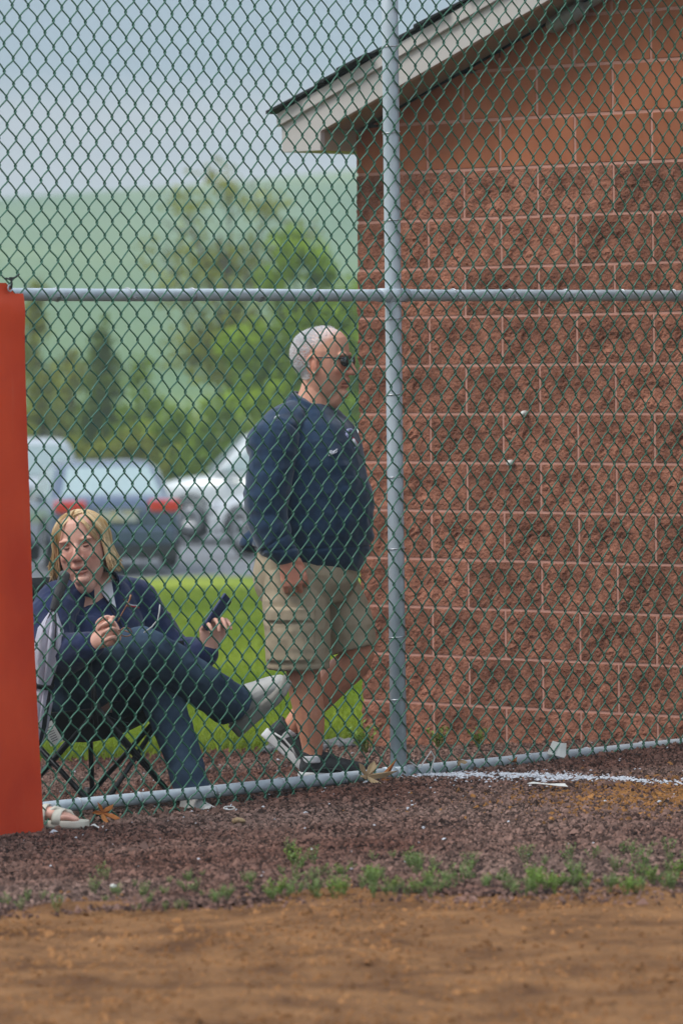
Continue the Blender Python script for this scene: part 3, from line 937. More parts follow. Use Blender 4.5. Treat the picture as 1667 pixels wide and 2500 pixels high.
def car(name, loc, rz, mat, label, Lc=4.6, W=1.8, H=1.45, deck=1.02, belt=0.90, roof0=-1.05, roof1=0.35, base0=-1.75, base1=1.15, hood=0.92, suv=False, light_w=.42):
    root = empty(name, loc, rz)
    tag(root, label, 'car', 'cars parked beyond the lawn')
    h = Lc / 2; hw = W / 2
    st = [(-h, .42, deck - .22, hw * .80), (-h + .05, .30, deck - .08, hw * .90), (-h + .22, .24, deck, hw * .97), (-h + .7, .2, deck + .005, hw),
          (-.6, .18, belt + .03, hw), (.5, .18, belt + .01, hw), (h - 1.2, .18, hood, hw), (h - .5, .2, hood - .06, hw * .98), (h - .12, .26, hood - .2, hw * .9), (h, .36, hood - .34, hw * .74)]
    V, F = [], []
    prof = [(-.78, 0), (-.95, .10), (-1.0, .35), (-1.0, .62), (-.965, .88), (-.86, .985), (-.5, 1.0), (0, 1.015), (.5, 1.0), (.86, .985), (.965, .88), (1.0, .62), (1.0, .35), (.95, .10), (.78, 0)]
    n = len(prof)
    for (y, zb, zt, w) in st:
        for (px, pz) in prof:
            V.append((px * w, y, zb + (zt - zb) * pz))
    for i in range(len(st) - 1):
        for k in range(n):
            k2 = (k + 1) % n
            F.append((i * n + k, i * n + k2, (i + 1) * n + k2, (i + 1) * n + k))
    F.append(tuple(range(n - 1, -1, -1))); F.append(tuple((len(st) - 1) * n + k for k in range(n)))
    b = obj('body', V, F, mat, root, True)
    sd = b.modifiers.new('sub', 'SUBSURF'); sd.levels = 1; sd.render_levels = 1
    # cabin: pillars and roof
    zb = belt - .02
    lev = [(0, base0, base1, hw * .93, zb), (.55, base0 + (roof0 - base0) * .62, base1 + (roof1 - base1) * .62, hw * .83, zb + (H - zb) * .62),
           (.9, roof0 - .06, roof1 + .08, hw * .735, H - .05), (1, roof0 + .12, roof1 - .10, hw * .66, H)]
    V, F = [], []
    cs = [(-1, -.86), (-.9, -1), (.9, -1), (1, -.86), (1, .86), (.9, 1), (-.9, 1), (-1, .86)]
    for (_, y0, y1, w, z) in lev:
        for (cx_, cy_) in cs:
            V.append((cx_ * w, (y0 + y1) / 2 + cy_ * (y1 - y0) / 2, z))
    for i in range(len(lev) - 1):
        for k in range(8):
            k2 = (k + 1) % 8
            F.append((i * 8 + k, i * 8 + k2, (i + 1) * 8 + k2, (i + 1) * 8 + k))
    F.append(tuple((len(lev) - 1) * 8 + k for k in range(8)))
    c = obj('cabin', V, F, mat, root, True)
    sd = c.modifiers.new('sub', 'SUBSURF'); sd.levels = 1; sd.render_levels = 2
    def glass(nm, quad, out, bev=.02):
        o = Vector(out)
        q = [Vector(p) for p in quad]
        Vq = [p + o * .02 for p in q] + [p - o * .02 for p in q]
        return obj(nm, Vq, [(0, 1, 2, 3), (7, 6, 5, 4), (0, 4, 5, 1), (1, 5, 6, 2), (2, 6, 7, 3), (3, 7, 4, 0)], m_glass, root, False)
    def pt(l, sx, fy):
        """point on the cabin at height fraction l (0..1), side -1..1, fy -1 rear 1 front"""
        z = zb + (H - zb) * l
        a = min(l / .62, 1) * .62
        y0 = base0 + (roof0 - base0) * (l if l < .62 else .62 + (l - .62) * 1.0)
        y1 = base1 + (roof1 - base1) * (l if l < .62 else .62 + (l - .62) * 1.0)
        w = hw * (.93 - (.93 - .735) * l)
        return Vector((sx * w, (y0 + y1) / 2 + fy * (y1 - y0) / 2, z))
    glass('rear_window', [pt(.12, -.84, -1), pt(.12, .84, -1), pt(.84, .80, -1), pt(.84, -.80, -1)], (0, -.8, .6))
    glass('windshield', [pt(.12, .86, 1), pt(.12, -.86, 1), pt(.86, -.82, 1), pt(.86, .82, 1)], (0, .8, .6))
    for s in (-1, 1):
        glass('side_window', [pt(.12, s, -.72), pt(.12, s, .02), pt(.82, s, .05), pt(.82, s, -.60)][::s], (s * .9, 0, .3))
        glass('side_window', [pt(.12, s, .08), pt(.12, s, .80), pt(.82, s, .66), pt(.82, s, .11)][::s], (s * .9, 0, .3))
        # lights, mirror, handles
        MB().box((s * hw * .93 - (light_w if s > 0 else 0), -h - .004, deck - .24), (s * hw * .93 + (light_w if s < 0 else 0), -h + .16, deck - .075)).build('tail_light', m_red, root, bevel=.03)
        MB().box((s * hw * .9 - (.34 if s > 0 else 0), h - .20, hood - .30), (s * hw * .9 + (.34 if s < 0 else 0), h - .035, hood - .16)).build('headlight', m_clear, root, bevel=.03)
        MB().box((s * (hw + .14) if s < 0 else hw - .02, .72, belt), (-(hw - .02) if s < 0 else hw + .14, .84, belt + .13)).build('mirror', mat, root, bevel=.03)
        for yy in (-.35, .55):
            MB().box((s * hw - .012, yy - .09, belt - .12), (s * hw + .018, yy + .09, belt - .085)).build('door_handle', m_chrome, root, bevel=.008)
        for yy in (-h + .92, h - .92):
            wl_ = empty('wheel', (s * (hw - .11), yy, .32), 0, root)
            V, F = tube_geo([(-.11, 0, 0), (-.10, 0, 0), (-.06, 0, 0), (.06, 0, 0), (.10, 0, 0), (.11, 0, 0)], [.22, .285, .32, .32, .285, .22], 24)
            obj('tyre', V, F, m_tyre, wl_, True)
            V, F = tube_geo([(s * .10, 0, 0), (s * .118, 0, 0), (s * .108, 0, 0)], [.215, .20, .05], 20)
            obj('rim', V, F, m_rim, wl_, True)
            pts = [Vector((s * (hw - .012), yy + math.cos(a) * .37, .32 + math.sin(a) * .37)) for a in [math.pi * q / 12 for q in range(13)]]
            tube_obj('wheel_arch', pts, .035, m_blackplastic, root, 6)
    MB().box((-hw * .84, -h - .05, .34), (hw * .84, -h + .10, .58)).build('rear_bumper', mat, root, bevel=.04)
    MB().box((-hw * .90, -h - .03, .16), (hw * .90, -h + .16, .40)).build('valance', m_blackplastic, root, bevel=.02)
    MB().box((-hw * .84, h - .10, .30), (hw * .84, h + .04, .56)).build('front_bumper', mat, root, bevel=.04)
    MB().box((-.26, -h - .012, deck - .36), (.26, -h + .06, deck - .23)).build('number_plate', m_plate, root, bevel=.006)
    MB().box((-.33, -h - .008, deck - .215), (.33, -h + .05, deck - .19)).build('trunk_trim', m_chrome, root, bevel=.005)
    if suv:
        for s in (-1, 1):
            tube_obj('roof_rail', [(s * hw * .6, roof0 + .1, H + .01), (s * hw * .62, roof0 + .3, H + .06), (s * hw * .62, roof1 - .3, H + .06), (s * hw * .6, roof1 - .1, H + .01)], .018, m_blackplastic, root, 6)
    return root

PZ = -1.225
car('parked_car', (-3.33, 69.2, PZ), R(9), paint('silver_blue_paint', (66, 84, 112)), 'silver blue sedan with red tail lights parked behind the seated woman')
car('parked_car', (0.10, 71.4, PZ), R(38), paint('white_paint', (206, 210, 214)), 'white sedan parked directly behind the standing man', deck=1.0)
car('parked_car', (-0.75, 78.5, PZ), R(66), paint('pearl_white_paint', (200, 206, 206)), 'white crossover in the second row between the two sedans', Lc=4.5, W=1.88, H=1.70, deck=1.08, belt=1.0, roof0=-1.9, roof1=.5, base0=-2.15, base1=1.2, hood=1.02, suv=True)
car('parked_car', (-5.15, 79.5, PZ), R(10), paint('grey_white_paint', (184, 190, 196)), 'pale car in the second row partly hidden by the orange banner', Lc=4.6, W=1.85, H=1.62, deck=1.05, belt=.98, roof0=-1.8, roof1=.5, base0=-2.1, base1=1.2, hood=1.0, suv=True)

# ================================================================== ORANGE BANNER
def banner_mat():
    m = M('orange_vinyl', lin(204, 58, 20), rough=0.5, c2=lin(224, 76, 32), scale=3.0, detail=5, bump=0.05, bscale=30, bdist=0.004, stretch=(1.5, 1.5, 0.9), spec=0.4)
    # chafed streaks
    nt = m.node_tree; b = nt.nodes['Principled BSDF']
    src = b.inputs['Base Color'].links[0].from_socket
    tc = nt.nodes.new('ShaderNodeTexCoord'); mp = nt.nodes.new('ShaderNodeMapping'); mp.inputs['Scale'].default_value = (60, 60, 3.5)
    nz = nt.nodes.new('ShaderNodeTexNoise'); nz.inputs['Scale'].default_value = 1.0; nz.inputs['Detail'].default_value = 5
    rp = nt.nodes.new('ShaderNodeValToRGB'); rp.color_ramp.elements[0].position = .60; rp.color_ramp.elements[1].position = .82
    rp.color_ramp.elements[0].color = (0, 0, 0, 1); rp.color_ramp.elements[1].color = (.22, .22, .22, 1)
    mx = nt.nodes.new('ShaderNodeMix'); mx.data_type = 'RGBA'; mx.inputs[7].default_value = (*lin(210, 120, 92), 1)
    nt.links.new(tc.outputs['Object'], mp.inputs['Vector']); nt.links.new(mp.outputs[0], nz.inputs['Vector']); nt.links.new(nz.outputs['Fac'], rp.inputs['Fac'])
    nt.links.new(rp.outputs['Color'], mx.inputs[0]); nt.links.new(src, mx.inputs[6]); nt.links.new(mx.outputs[2], b.inputs['Base Color'])
    return m
m_banner = banner_mat()
banner = empty('banner', FP + FD * -2.8 + FN * .07)
tag(banner, 'plain orange-red vinyl banner hanging on the fence at the left edge', 'banner')
NB_, MB_ = 46, 70
V = []
for side in (0, 1):
    for j in range(MB_ + 1):
        f = j / MB_
        for i in range(NB_ + 1):
            e = i / NB_
            tr = -1.944 + 0.040 * (1 - f) ** 0.9
            t = -3.75 + (tr + 3.75) * e
            ztop = 1.806 if t > -1.985 else (1.806 + min(1, (-1.985 - t) / .012) * .036)
            zb_ = gz1(FP.x + FD.x * t, FP.y + FD.y * t) + 0.004
            z = zb_ + (ztop - zb_) * f
            q = np.array([[t, 0, z]])
            n_ = 0.062 + 0.010 * float(vnoise(q, (2.5, 1, 1.3), 70, 2)[0]) + 0.006 * math.exp(-((z - 1.74) / .06) ** 2) + 0.02 * (1 - f) ** 3
            n_ -= 0.008 * math.exp(-((z - 1.818) / .012) ** 2)
            p = FD * (t + 2.8) + FN * (n_ - .07 - (0.0016 if side else 0))
            V.append((p.x, p.y, z))
F = []
nn = NB_ + 1; off = nn * (MB_ + 1)
for j in range(MB_):
    for i in range(NB_):
        a = j * nn + i
        F.append((a, a + 1, a + nn + 1, a + nn)); F.append((off + a, off + a + nn, off + a + nn + 1, off + a + 1))
for i in range(NB_):
    F.append((i + 1, i, off + i, off + i + 1)); a = MB_ * nn + i; F.append((a, a + 1, off + a + 1, off + a))
for j in range(MB_):
    a = j * nn; F.append((a, a + nn, off + a + nn, off + a)); a = j * nn + NB_; F.append((a + nn, a, off + a, off + a + nn))
obj('sheet', V, F, m_banner, banner, True).data.set_sharp_from_angle(angle=R(40))
g0 = FD * (-2.012 + 2.8) + FN * (-.004) + Vector((0, 0, 1.824))
pts = [g0 + FD * (math.cos(a) * .009) + Vector((0, 0, math.sin(a) * .011)) + FN * .0 for a in [2 * math.pi * k / 12 for k in range(13)]]
tube_obj('grommet', pts, .003, m_galv, banner, 6)
zt = empty('zip_tie', banner.location, 0, None)
zt.parent = banner; zt.location = (0, 0, 0)
tube_obj('tie_loop', [g0 + FN * .006 + Vector((0, 0, -.002)), g0 + FN * .010 + Vector((0, 0, .014)), g0 + FN * .006 + Vector((0, 0, .030)), g0 - FN * .02 + Vector((0, 0, .034))], .0035, m_blackplastic, zt, 6)
MB().box((-.006, -.006, -.006), (.006, .006, .006), Matrix.Translation(g0 + FN * .006 + Vector((0, 0, .032)))).build('tie_head', m_blackplastic, zt, bevel=.001)
tube_obj('tie_tail', [g0 + FN * .006 + Vector((0, 0, .032)), g0 + FN * .012 + FD * .018 + Vector((0, 0, .038)), g0 + FN * .012 + FD * .034 + Vector((0, 0, .048))], .003, m_blackplastic, zt, 5)

# ================================================================== WEEDS
m_weed = add_translucent(M('weed_leaf', lin(98, 120, 66), rough=0.7, c2=lin(140, 158, 102), scale=30, island=0.25, spec=0.2), 0.25, lin(120, 150, 60))
m_weed_bright = add_translucent(M('weed_leaf_fresh', lin(100, 130, 52), rough=0.7, c2=lin(138, 162, 80), scale=30, island=0.25, spec=0.2), 0.25, lin(120, 150, 60))
def weed_mesh(seed, h, spread, nst, lw, mat):
    rnd = random.Random(seed)
    mb = MB()
    for s in range(nst):
        a = rnd.uniform(0, 2 * math.pi); L_ = h * rnd.uniform(.55, 1.1); sp = spread * rnd.uniform(.3, 1)
        b = Vector((math.cos(a) * spread * .15, math.sin(a) * spread * .15, -.005))
        tip = b + Vector((math.cos(a) * sp, math.sin(a) * sp, L_))
        mid = b.lerp(tip, .5) + Vector((0, 0, L_ * .12))
        mb.tube([b, mid, tip], [.0016, .0013, .0007], 4)
        for q in range(9):
            f = .25 + .75 * q / 8
            p = (b.lerp(mid, f * 2) if f < .5 else mid.lerp(tip, f * 2 - 1))
            aa = q * 2.4 + rnd.uniform(-.4, .4)
            d = Vector((math.cos(aa), math.sin(aa), rnd.uniform(.1, .8))).normalized()
            side = d.cross(Vector((0, 0, 1))).normalized()
            ll = lw * rnd.uniform(.7, 1.35) * (1.1 - .4 * f)
            mb.add([p, p + d * ll * .55 + side * ll * .24, p + d * ll, p + d * ll * .55 - side * ll * .24], [(0, 1, 2, 3)])
    return mesh_data('weed', mb.V, mb.F, mat, False)
weed_meshes = [weed_mesh(i, .072 + .012 * (i % 3), .05, 7 + i % 4, .022, m_weed if i % 3 else m_weed_bright) for i in range(6)]
rw = random.Random(4)
nw = 0
spots = []
while nw < 200:
    x = rw.uniform(-1.15, 1.45)
    edge = 14.6 + float(dirt_line(np.array([x]))[0])
    y = edge + abs(rw.gauss(0, .50)) - .14
    if x < -.55 and rw.random() < .62: continue
    if -.55 <= x < -.2 and rw.random() < .3: continue
    spots.append((rw.uniform(.28, .74) * (.8 if x < -.2 else 1), x, y, rw.uniform(0, 6.28), rw.randrange(6), rw.uniform(.8, 1.2)))
    nw += 1
spots.sort(reverse=True)
cover = MB()
for i, (s, x, y, a, k, hz_) in enumerate(spots):
    z = gz1(x, y) + .006
    if i < 70:
        o = bpy.data.objects.new('weed', weed_meshes[k])
        o.location = (x, y, z); o.rotation_euler = (0, 0, a); o.scale = (s, s, s * hz_)
        link(o)
        tag(o, 'low green weed on the strip where the gravel meets the infield dirt', 'weed', 'weeds along the edge of the infield')
    else:                                   # seedlings too small to count
        Mx = Matrix.Translation((x, y, z)) @ Matrix.Rotation(a, 4, 'Z') @ Matrix.Diagonal((s, s, s * hz_, 1))
        me = weed_meshes[k]
        cover.add([Mx @ v.co for v in me.vertices], [tuple(p.vertices) for p in me.polygons])
tag(cover.build('weed_seedlings', m_weed), 'tiny weed seedlings scattered along the gravel edge', 'weeds', kind='stuff')
for (x, y, s, lb) in [(0.40, 20.95, 1.2, 'broad-leaved weed at the foot of the wall, nearer the corner'),
                      (0.56, 20.80, 1.05, 'leafy weed at the foot of the wall, right of a similar weed'),
                      (0.09, 20.9, 1.6, 'green weed showing just left of the fence post base')]:
    o = bpy.data.objects.new('wall_weed', weed_meshes[0 if s > 1.8 else 3]); o.location = (x, y, gz1(x, y)); o.scale = (s, s, s * 1.15)
    link(o); tag(o, lb, 'weed')
# ragged grass along the lawn edge and the wall
xe = RNG.uniform(-1.9, .12, 2600); ye = LAWN_Y + RNG.normal(-.12, .12, 2600)
tag(blades('edge_grass', xe, ye, gz(xe, ye), .07 * RNG.uniform(.5, 1.2, 2600), .004, m_blade, .7), 'ragged grass tufts where the lawn meets the gravel', 'grass', kind='stuff')

# ================================================================== LITTER, LEAVES, STONES
m_dry = M('dry_leaf', lin(150, 124, 92), rough=0.8, c2=lin(176, 150, 112), scale=30, bump=.3, bscale=60)
m_dry2 = M('rust_leaf', lin(150, 84, 30), rough=0.8, c2=lin(176, 110, 50), scale=40)
m_paper = M('white_scrap', lin(214, 214, 208), rough=0.8, var=0.05, scale=30)
m_stone = M('grey_stone', lin(112, 112, 114), rough=0.9, var=0.25, scale=14, bump=.4, bscale=40)
def leaf_obj(loc, size, mat, label, rot, lobes=5, curl=.5, name='dry_leaf', cat='leaf', seed=0):
    rnd = random.Random(seed)
    V = [(0, 0, 0)]; n = lobes * 4
    for k in range(n):
        a = 2 * math.pi * k / n
        r = size * (.62 + .38 * math.cos(lobes * a)) * rnd.uniform(.85, 1.1) * (1.25 if abs(a - math.pi) > 2 else 1)
        x, y = r * math.cos(a), r * math.sin(a) * .8
        V.append((x, y, curl * (x * x + y * y) / size * rnd.uniform(.4, 1.4) + rnd.uniform(-.1, .1) * size * .3))
    F = [(0, 1 + k, 1 + (k + 1) % n) for k in range(n)]
    m = len(V)
    V += [(v[0], v[1], v[2] - .0012) for v in V]
    F += [(m, m + 1 + (k + 1) % n, m + 1 + k) for k in range(n)] + [(1 + k, m + 1 + k, m + 1 + (k + 1) % n, 1 + (k + 1) % n) for k in range(n)]
    o = obj(name, V, F, mat, None, False)
    o.location = loc; o.rotation_euler = rot
    tag(o, label, cat)
    return o
def on_fence(x, n, z):
    p = at(x, 1900, 18.5)
    # point of the fence seen at column x, n metres in front of it
    d = Vector((p.x, p.y, 0)); k = (FP.dot(FN)) / d.dot(FN); q = d * k + FN * n
    return Vector((q.x, q.y, z))
leaf_obj(on_fence(862, .075, .028), .075, m_dry, 'large curled dry leaf caught against the fence left of the post', (R(62), R(12), R(30)), seed=1, curl=.7)
leaf_obj(on_fence(892, .085, .012), .036, m_dry2, 'small rust coloured leaf by the large dry leaf', (R(40), R(-20), R(80)), 3, seed=2, curl=.9)
leaf_obj(on_fence(222, .06, -.01), .05, m_dry2, 'orange-brown oak leaf hanging on the bottom rail near the sandal', (R(75), R(30), R(20)), 5, seed=3, curl=.6)
leaf_obj(on_fence(1098, .05, .045), .028, m_dry, 'small tan leaf upright on the bottom rail right of the post', (R(80), R(10), R(40)), 3, seed=4)
leaf_obj(on_fence(1222, .06, .024), .026, m_dry2, 'brown leaf scrap on the gravel near the start of the chalk line', (R(15), R(10), R(70)), 3, seed=6)
def scrap(loc, w, h, label, rot, name='paper_scrap', cat='litter', bend=.3, mat=m_paper):
    V, F = [], []
    for side in (0, 1):
        for j in range(5):
            for i in range(5):
                x, y = (i / 4 - .5) * w, (j / 4 - .5) * h
                V.append((x * (1 - .25 * j / 4), y, bend * w * math.sin(i * 1.3 + j * .6) * .3 - .001 * side))
    for j in range(4):
        for i in range(4):
            a = j * 5 + i; F.append((a, a + 1, a + 6, a + 5)); F.append((25 + a, 25 + a + 5, 25 + a + 6, 25 + a + 1))
    o = obj(name, V, F, mat, None, True); o.location = loc; o.rotation_euler = rot
    return tag(o, label, cat)
scrap(on_fence(1336, .055, .055), .075, .055, 'white paper scrap folded over the bottom rail right of the post', (R(70), R(10), R(-20)))
p = at(1338, 1938, 18.1); scrap((p.x, p.y, gz1(p.x, p.y) + .022), .15, .035, 'flat white strip lying below the chalk line', (R(6), R(3), R(-12)), bend=.05)
p = at(240, 2036, 17.3); scrap((p.x, p.y, gz1(p.x, p.y) + .018), .05, .02, 'small clear plastic scrap in front of the sandal', (R(10), R(8), R(-30)))
p = at(560, 1998, 17.7)
o = tube_obj('ring_tab', [Vector((math.cos(a) * .02, math.sin(a) * .009, 0)) for a in [2 * math.pi * k / 14 for k in range(15)]], .0022, m_paper, None, 6)
o.location = (p.x, p.y, gz1(p.x, p.y) + .02); o.rotation_euler = (R(35), 0, R(15)); tag(o, 'thin white plastic loop on the gravel below the shoe of the woman', 'litter')
# cord knotted round the post foot
cd = [fpt(.03, .03, .06), fpt(.06, .05, .035), fpt(.10, .055, .075), fpt(.115, .06, .095), fpt(.135, .06, .07), fpt(.115, .062, .03), fpt(.10, .065, -.01), fpt(.12, .07, .0)]
o = tube_obj('cord', [c for c in cd], .0026, m_paper, None, 6); o.location = FP; tag(o, 'frayed white cord tied at the foot of the fence post', 'cord')
def stone(loc, s, mat, label, group=None, name='stone', seed=0):
    bm = bmesh.new(); bmesh.ops.create_icosphere(bm, subdivisions=2, radius=1)
    P_ = np.array([v.co[:] for v in bm.verts]); nz_ = vnoise(P_ + seed * 3.3, 1.3, seed, 2)
    for v, q in zip(bm.verts, nz_): v.co *= (1 + .35 * q)
    me = bpy.data.meshes.new(name); bm.to_mesh(me); bm.free(); me.materials.append(mat)
    o = link(bpy.data.objects.new(name, me)); o.location = loc; o.scale = (s, s * .75, s * .5); o.rotation_euler = (0, 0, seed * 1.7)
    return tag(o, label, 'stone', group)
p = at(585, 2035, 17.2); stone((p.x, p.y, gz1(p.x, p.y) + .016), .026, m_dry, 'pale flat stone alone on the gravel below the woman', seed=2)
p = at(277, 2168, 15.1); stone((p.x, p.y, gz1(p.x, p.y) + .010), .012, m_paper, 'small white pebble on the gravel lower left of the woman', seed=5)
for i in range(16):
    x, y = random.uniform(-.33, .02), random.uniform(21.35, 21.85)
    stone((x, y, gz1(x, y) + .012), random.uniform(.025, .055), m_stone, 'grey stone in the small heap by the corner of the building', 'grey stones by the building corner', seed=i)
# two pale spots on the wall
for (s, z, r) in ((0.945, 1.335, .012), (.865, 1.13, .013)):
    V, F = tube_geo([TW @ Vector((s, .012, z)), TW @ Vector((s, .034, z)), TW @ Vector((s, .038, z + .002))], [r, r * .9, r * .3], 9)
    obj('mortar_spot', V, F, m_paper, wall, True)
# ================================================================== PEOPLE: helpers
def spline(pts, rads, k=5):
    """Catmull-Rom through joints; radii (ra, rb) interpolated the same way"""
    P = [np.array(p, float) for p in pts]
    Q = [np.array(r if isinstance(r, (list, tuple)) else (r, r), float) for r in rads]
    def cr(A, i, t):
        a, b, c, d = A[max(i - 1, 0)], A[i], A[i + 1], A[min(i + 2, len(A) - 1)]
        return .5 * ((2 * b) + (c - a) * t + (2 * a - 5 * b + 4 * c - d) * t * t + (3 * b - a - 3 * c + d) * t ** 3)
    op, orr = [], []
    for i in range(len(P) - 1):
        for j in range(k):
            t = j / k
            op.append(cr(P, i, t)); orr.append(np.maximum(cr(Q, i, t), .002))
    op.append(P[-1]); orr.append(Q[-1])
    return [tuple(p) for p in op], [tuple(r) for r in orr]

class Org:
    """overlapping closed shapes that are fused into one smooth skin"""
    def __init__(s):
        s.mb = MB()
    def limb(s, pts, rads, ref=None, k=5, n=18, round_ends=True):
        p, r = spline(pts, rads, k)
        if round_ends:
            def ext(p0, p1, r0):
                d = (Vector(p0) - Vector(p1)).normalized(); m = min(r0)
                return [(tuple(Vector(p0) + d * m * a), (r0[0] * b, r0[1] * b)) for a, b in ((.35, .93), (.65, .74), (.87, .45), (.97, .15))]
            e0 = ext(p[0], p[1], r[0]); e1 = ext(p[-1], p[-2], r[-1])
            p = [q[0] for q in e0][::-1] + p + [q[0] for q in e1]
            r = [q[1] for q in e0][::-1] + r + [q[1] for q in e1]
        V, F = tube_geo(p, r, n, True, ref)
        s.mb.add(V, F); return s
    def blob(s, c, rad, Mx=None, n=14):
        V, F = [], []
        rx, ry, rz = rad if isinstance(rad, (tuple, list)) else (rad,) * 3
        m = n // 2 + 1
        for j in range(1, m):
            th = math.pi * j / m
            for k in range(n):
                ph = 2 * math.pi * k / n
                v = Vector((rx * math.sin(th) * math.cos(ph), ry * math.sin(th) * math.sin(ph), rz * math.cos(th)))
                if Mx is not None: v = Mx @ v
                V.append(tuple(Vector(c) + v))
        for j in range(m - 2):
            for k in range(n):
                k2 = (k + 1) % n
                F.append((j * n + k, (j + 1) * n + k, (j + 1) * n + k2, j * n + k2))
        a = Vector((0, 0, rz)); b = Vector((0, 0, -rz))
        if Mx is not None: a, b = Mx @ a, Mx @ b
        V.append(tuple(Vector(c) + a)); V.append(tuple(Vector(c) + b))
        t, u = len(V) - 2, len(V) - 1
        for k in range(n):
            k2 = (k + 1) % n
            F.append((t, k, k2)); F.append((u, (m - 2) * n + k2, (m - 2) * n + k))
        s.mb.add(V, F); return s
    def xf(s, other, Mx):
        """add another Org's geometry through matrix Mx"""
        s.mb.add([tuple(Mx @ Vector(v)) for v in other.mb.V], other.mb.F); return s
    def build(s, name, mat, parent=None, voxel=.005, smooth=3, post=None, color=None, factor=.5):
        tmp = obj('tmp', s.mb.V, s.mb.F, None, None, True)
        rm = tmp.modifiers.new('r', 'REMESH'); rm.mode = 'VOXEL'; rm.voxel_size = voxel; rm.adaptivity = 0
        if smooth:
            sm = tmp.modifiers.new('s', 'SMOOTH'); sm.factor = factor; sm.iterations = smooth
        dg = bpy.context.evaluated_depsgraph_get()
        me = bpy.data.meshes.new_from_object(tmp.evaluated_get(dg))
        bpy.data.objects.remove(tmp, do_unlink=True)
        n = len(me.vertices)
        co = np.empty(n * 3, np.float32); me.vertices.foreach_get('co', co); co = co.reshape(-1, 3).astype(float)
        if post is not None:
            nr = np.empty(n * 3, np.float32); me.vertices.foreach_get('normal', nr); nr = nr.reshape(-1, 3).astype(float)
            co = post(co, nr)
            me.vertices.foreach_set('co', np.ascontiguousarray(co, np.float32).ravel())
        if color is not None:
            c = color(co)
            at_ = me.color_attributes.new('col', 'FLOAT_COLOR', 'POINT')
            at_.data.foreach_set('color', np.ascontiguousarray(np.c_[c, np.ones(n)], np.float32).ravel())
        me.polygons.foreach_set('use_smooth', np.ones(len(me.polygons), bool))
        me.materials.clear()
        if mat is not None: me.materials.append(mat)
        me.update(); me.name = name
        return link(bpy.data.objects.new(name, me), parent)

def basis(f, up, origin=(0, 0, 0)):
    """matrix with x = forward, y = left, z = up"""
    f = Vector(f).normalized(); up = Vector(up); l = up.cross(f).normalized(); u = f.cross(l)
    return Matrix(((f.x, l.x, u.x, origin[0]), (f.y, l.y, u.y, origin[1]), (f.z, l.z, u.z, origin[2]), (0, 0, 0, 1)))

def head_org(woman=False):
    """x forward, y left, z up, origin between the ears"""
    h = Org()
    h.blob((-.014, 0, .036), (.097, .077, .088), n=20)
    jaw = 1.04 if woman else 1.06
    h.limb([(.008, 0, .07), (.012, 0, .03), (.015, 0, -.015), (.020, 0, -.055), (.032, 0, -.09), (.046, 0, -.112)],
           [(.083, .064), (.084, .068), (.080, .068 * jaw), (.073, .063 * jaw), (.056, .051 * jaw), (.036, .034 * jaw)], ref=(1, 0, 0), n=22)
    # nose
    h.limb([(.090, 0, .028), (.104, 0, .004), (.114 if not woman else .110, 0, -.018)], [.0085, .0105, .0135 if not woman else .012], n=12)
    for s in (-1, 1):
        h.blob((.101, s * .0125, -.022), (.013, .009, .0095), n=10)
        h.blob((.058, s * .036, -.014), (.027, .025, .024), n=12)       # cheek
        h.blob((.082, s * .030, .041), (.014, .026, .009), n=12)        # brow
        h.blob((.034, s * .043, -.066), (.034, .014, .026), n=12)       # jowl
        # ear
        E = Matrix.Rotation(R(14) * s, 3, 'Z') @ Matrix.Rotation(R(-12), 3, 'Y')
        h.blob((-.006, s * .0755, -.002), (.016, .010, .028), E, n=12)
        rim = []
        for q in range(10):
            a = R(-70) + R(270) * q / 9
            v = E @ Vector((-.019 * math.sin(a) - .002, 0, .031 * math.cos(a)))
            rim.append((v.x - .008, s * (.083 + .004 * math.sin(a)), v.z + .002))
        h.limb(rim, [.0045] * 10, k=2, n=8)
        h.blob((-.002, s * .079, -.027), (.0085, .006, .0095), n=8)
    # mouth and chin
    h.blob((.086, 0, -.048), (.016, .026, .016), n=14)
    h.limb([(.083, -.024, -.0555), (.0945, -.008, -.053), (.0945, .008, -.053), (.083, .024, -.0555)], [.004, .0055, .0055, .004], k=4, n=8)
    h.limb([(.082, -.021, -.065), (.0920, -.007, -.068), (.0920, .007, -.068), (.082, .021, -.065)], [.004, .0065, .0065, .004], k=4, n=8)
    h.blob((.077, 0, -.094), (.022, .027, .019), n=14)
    return h

def gauss(d2, s):
    return np.exp(-d2 / (2 * s * s))

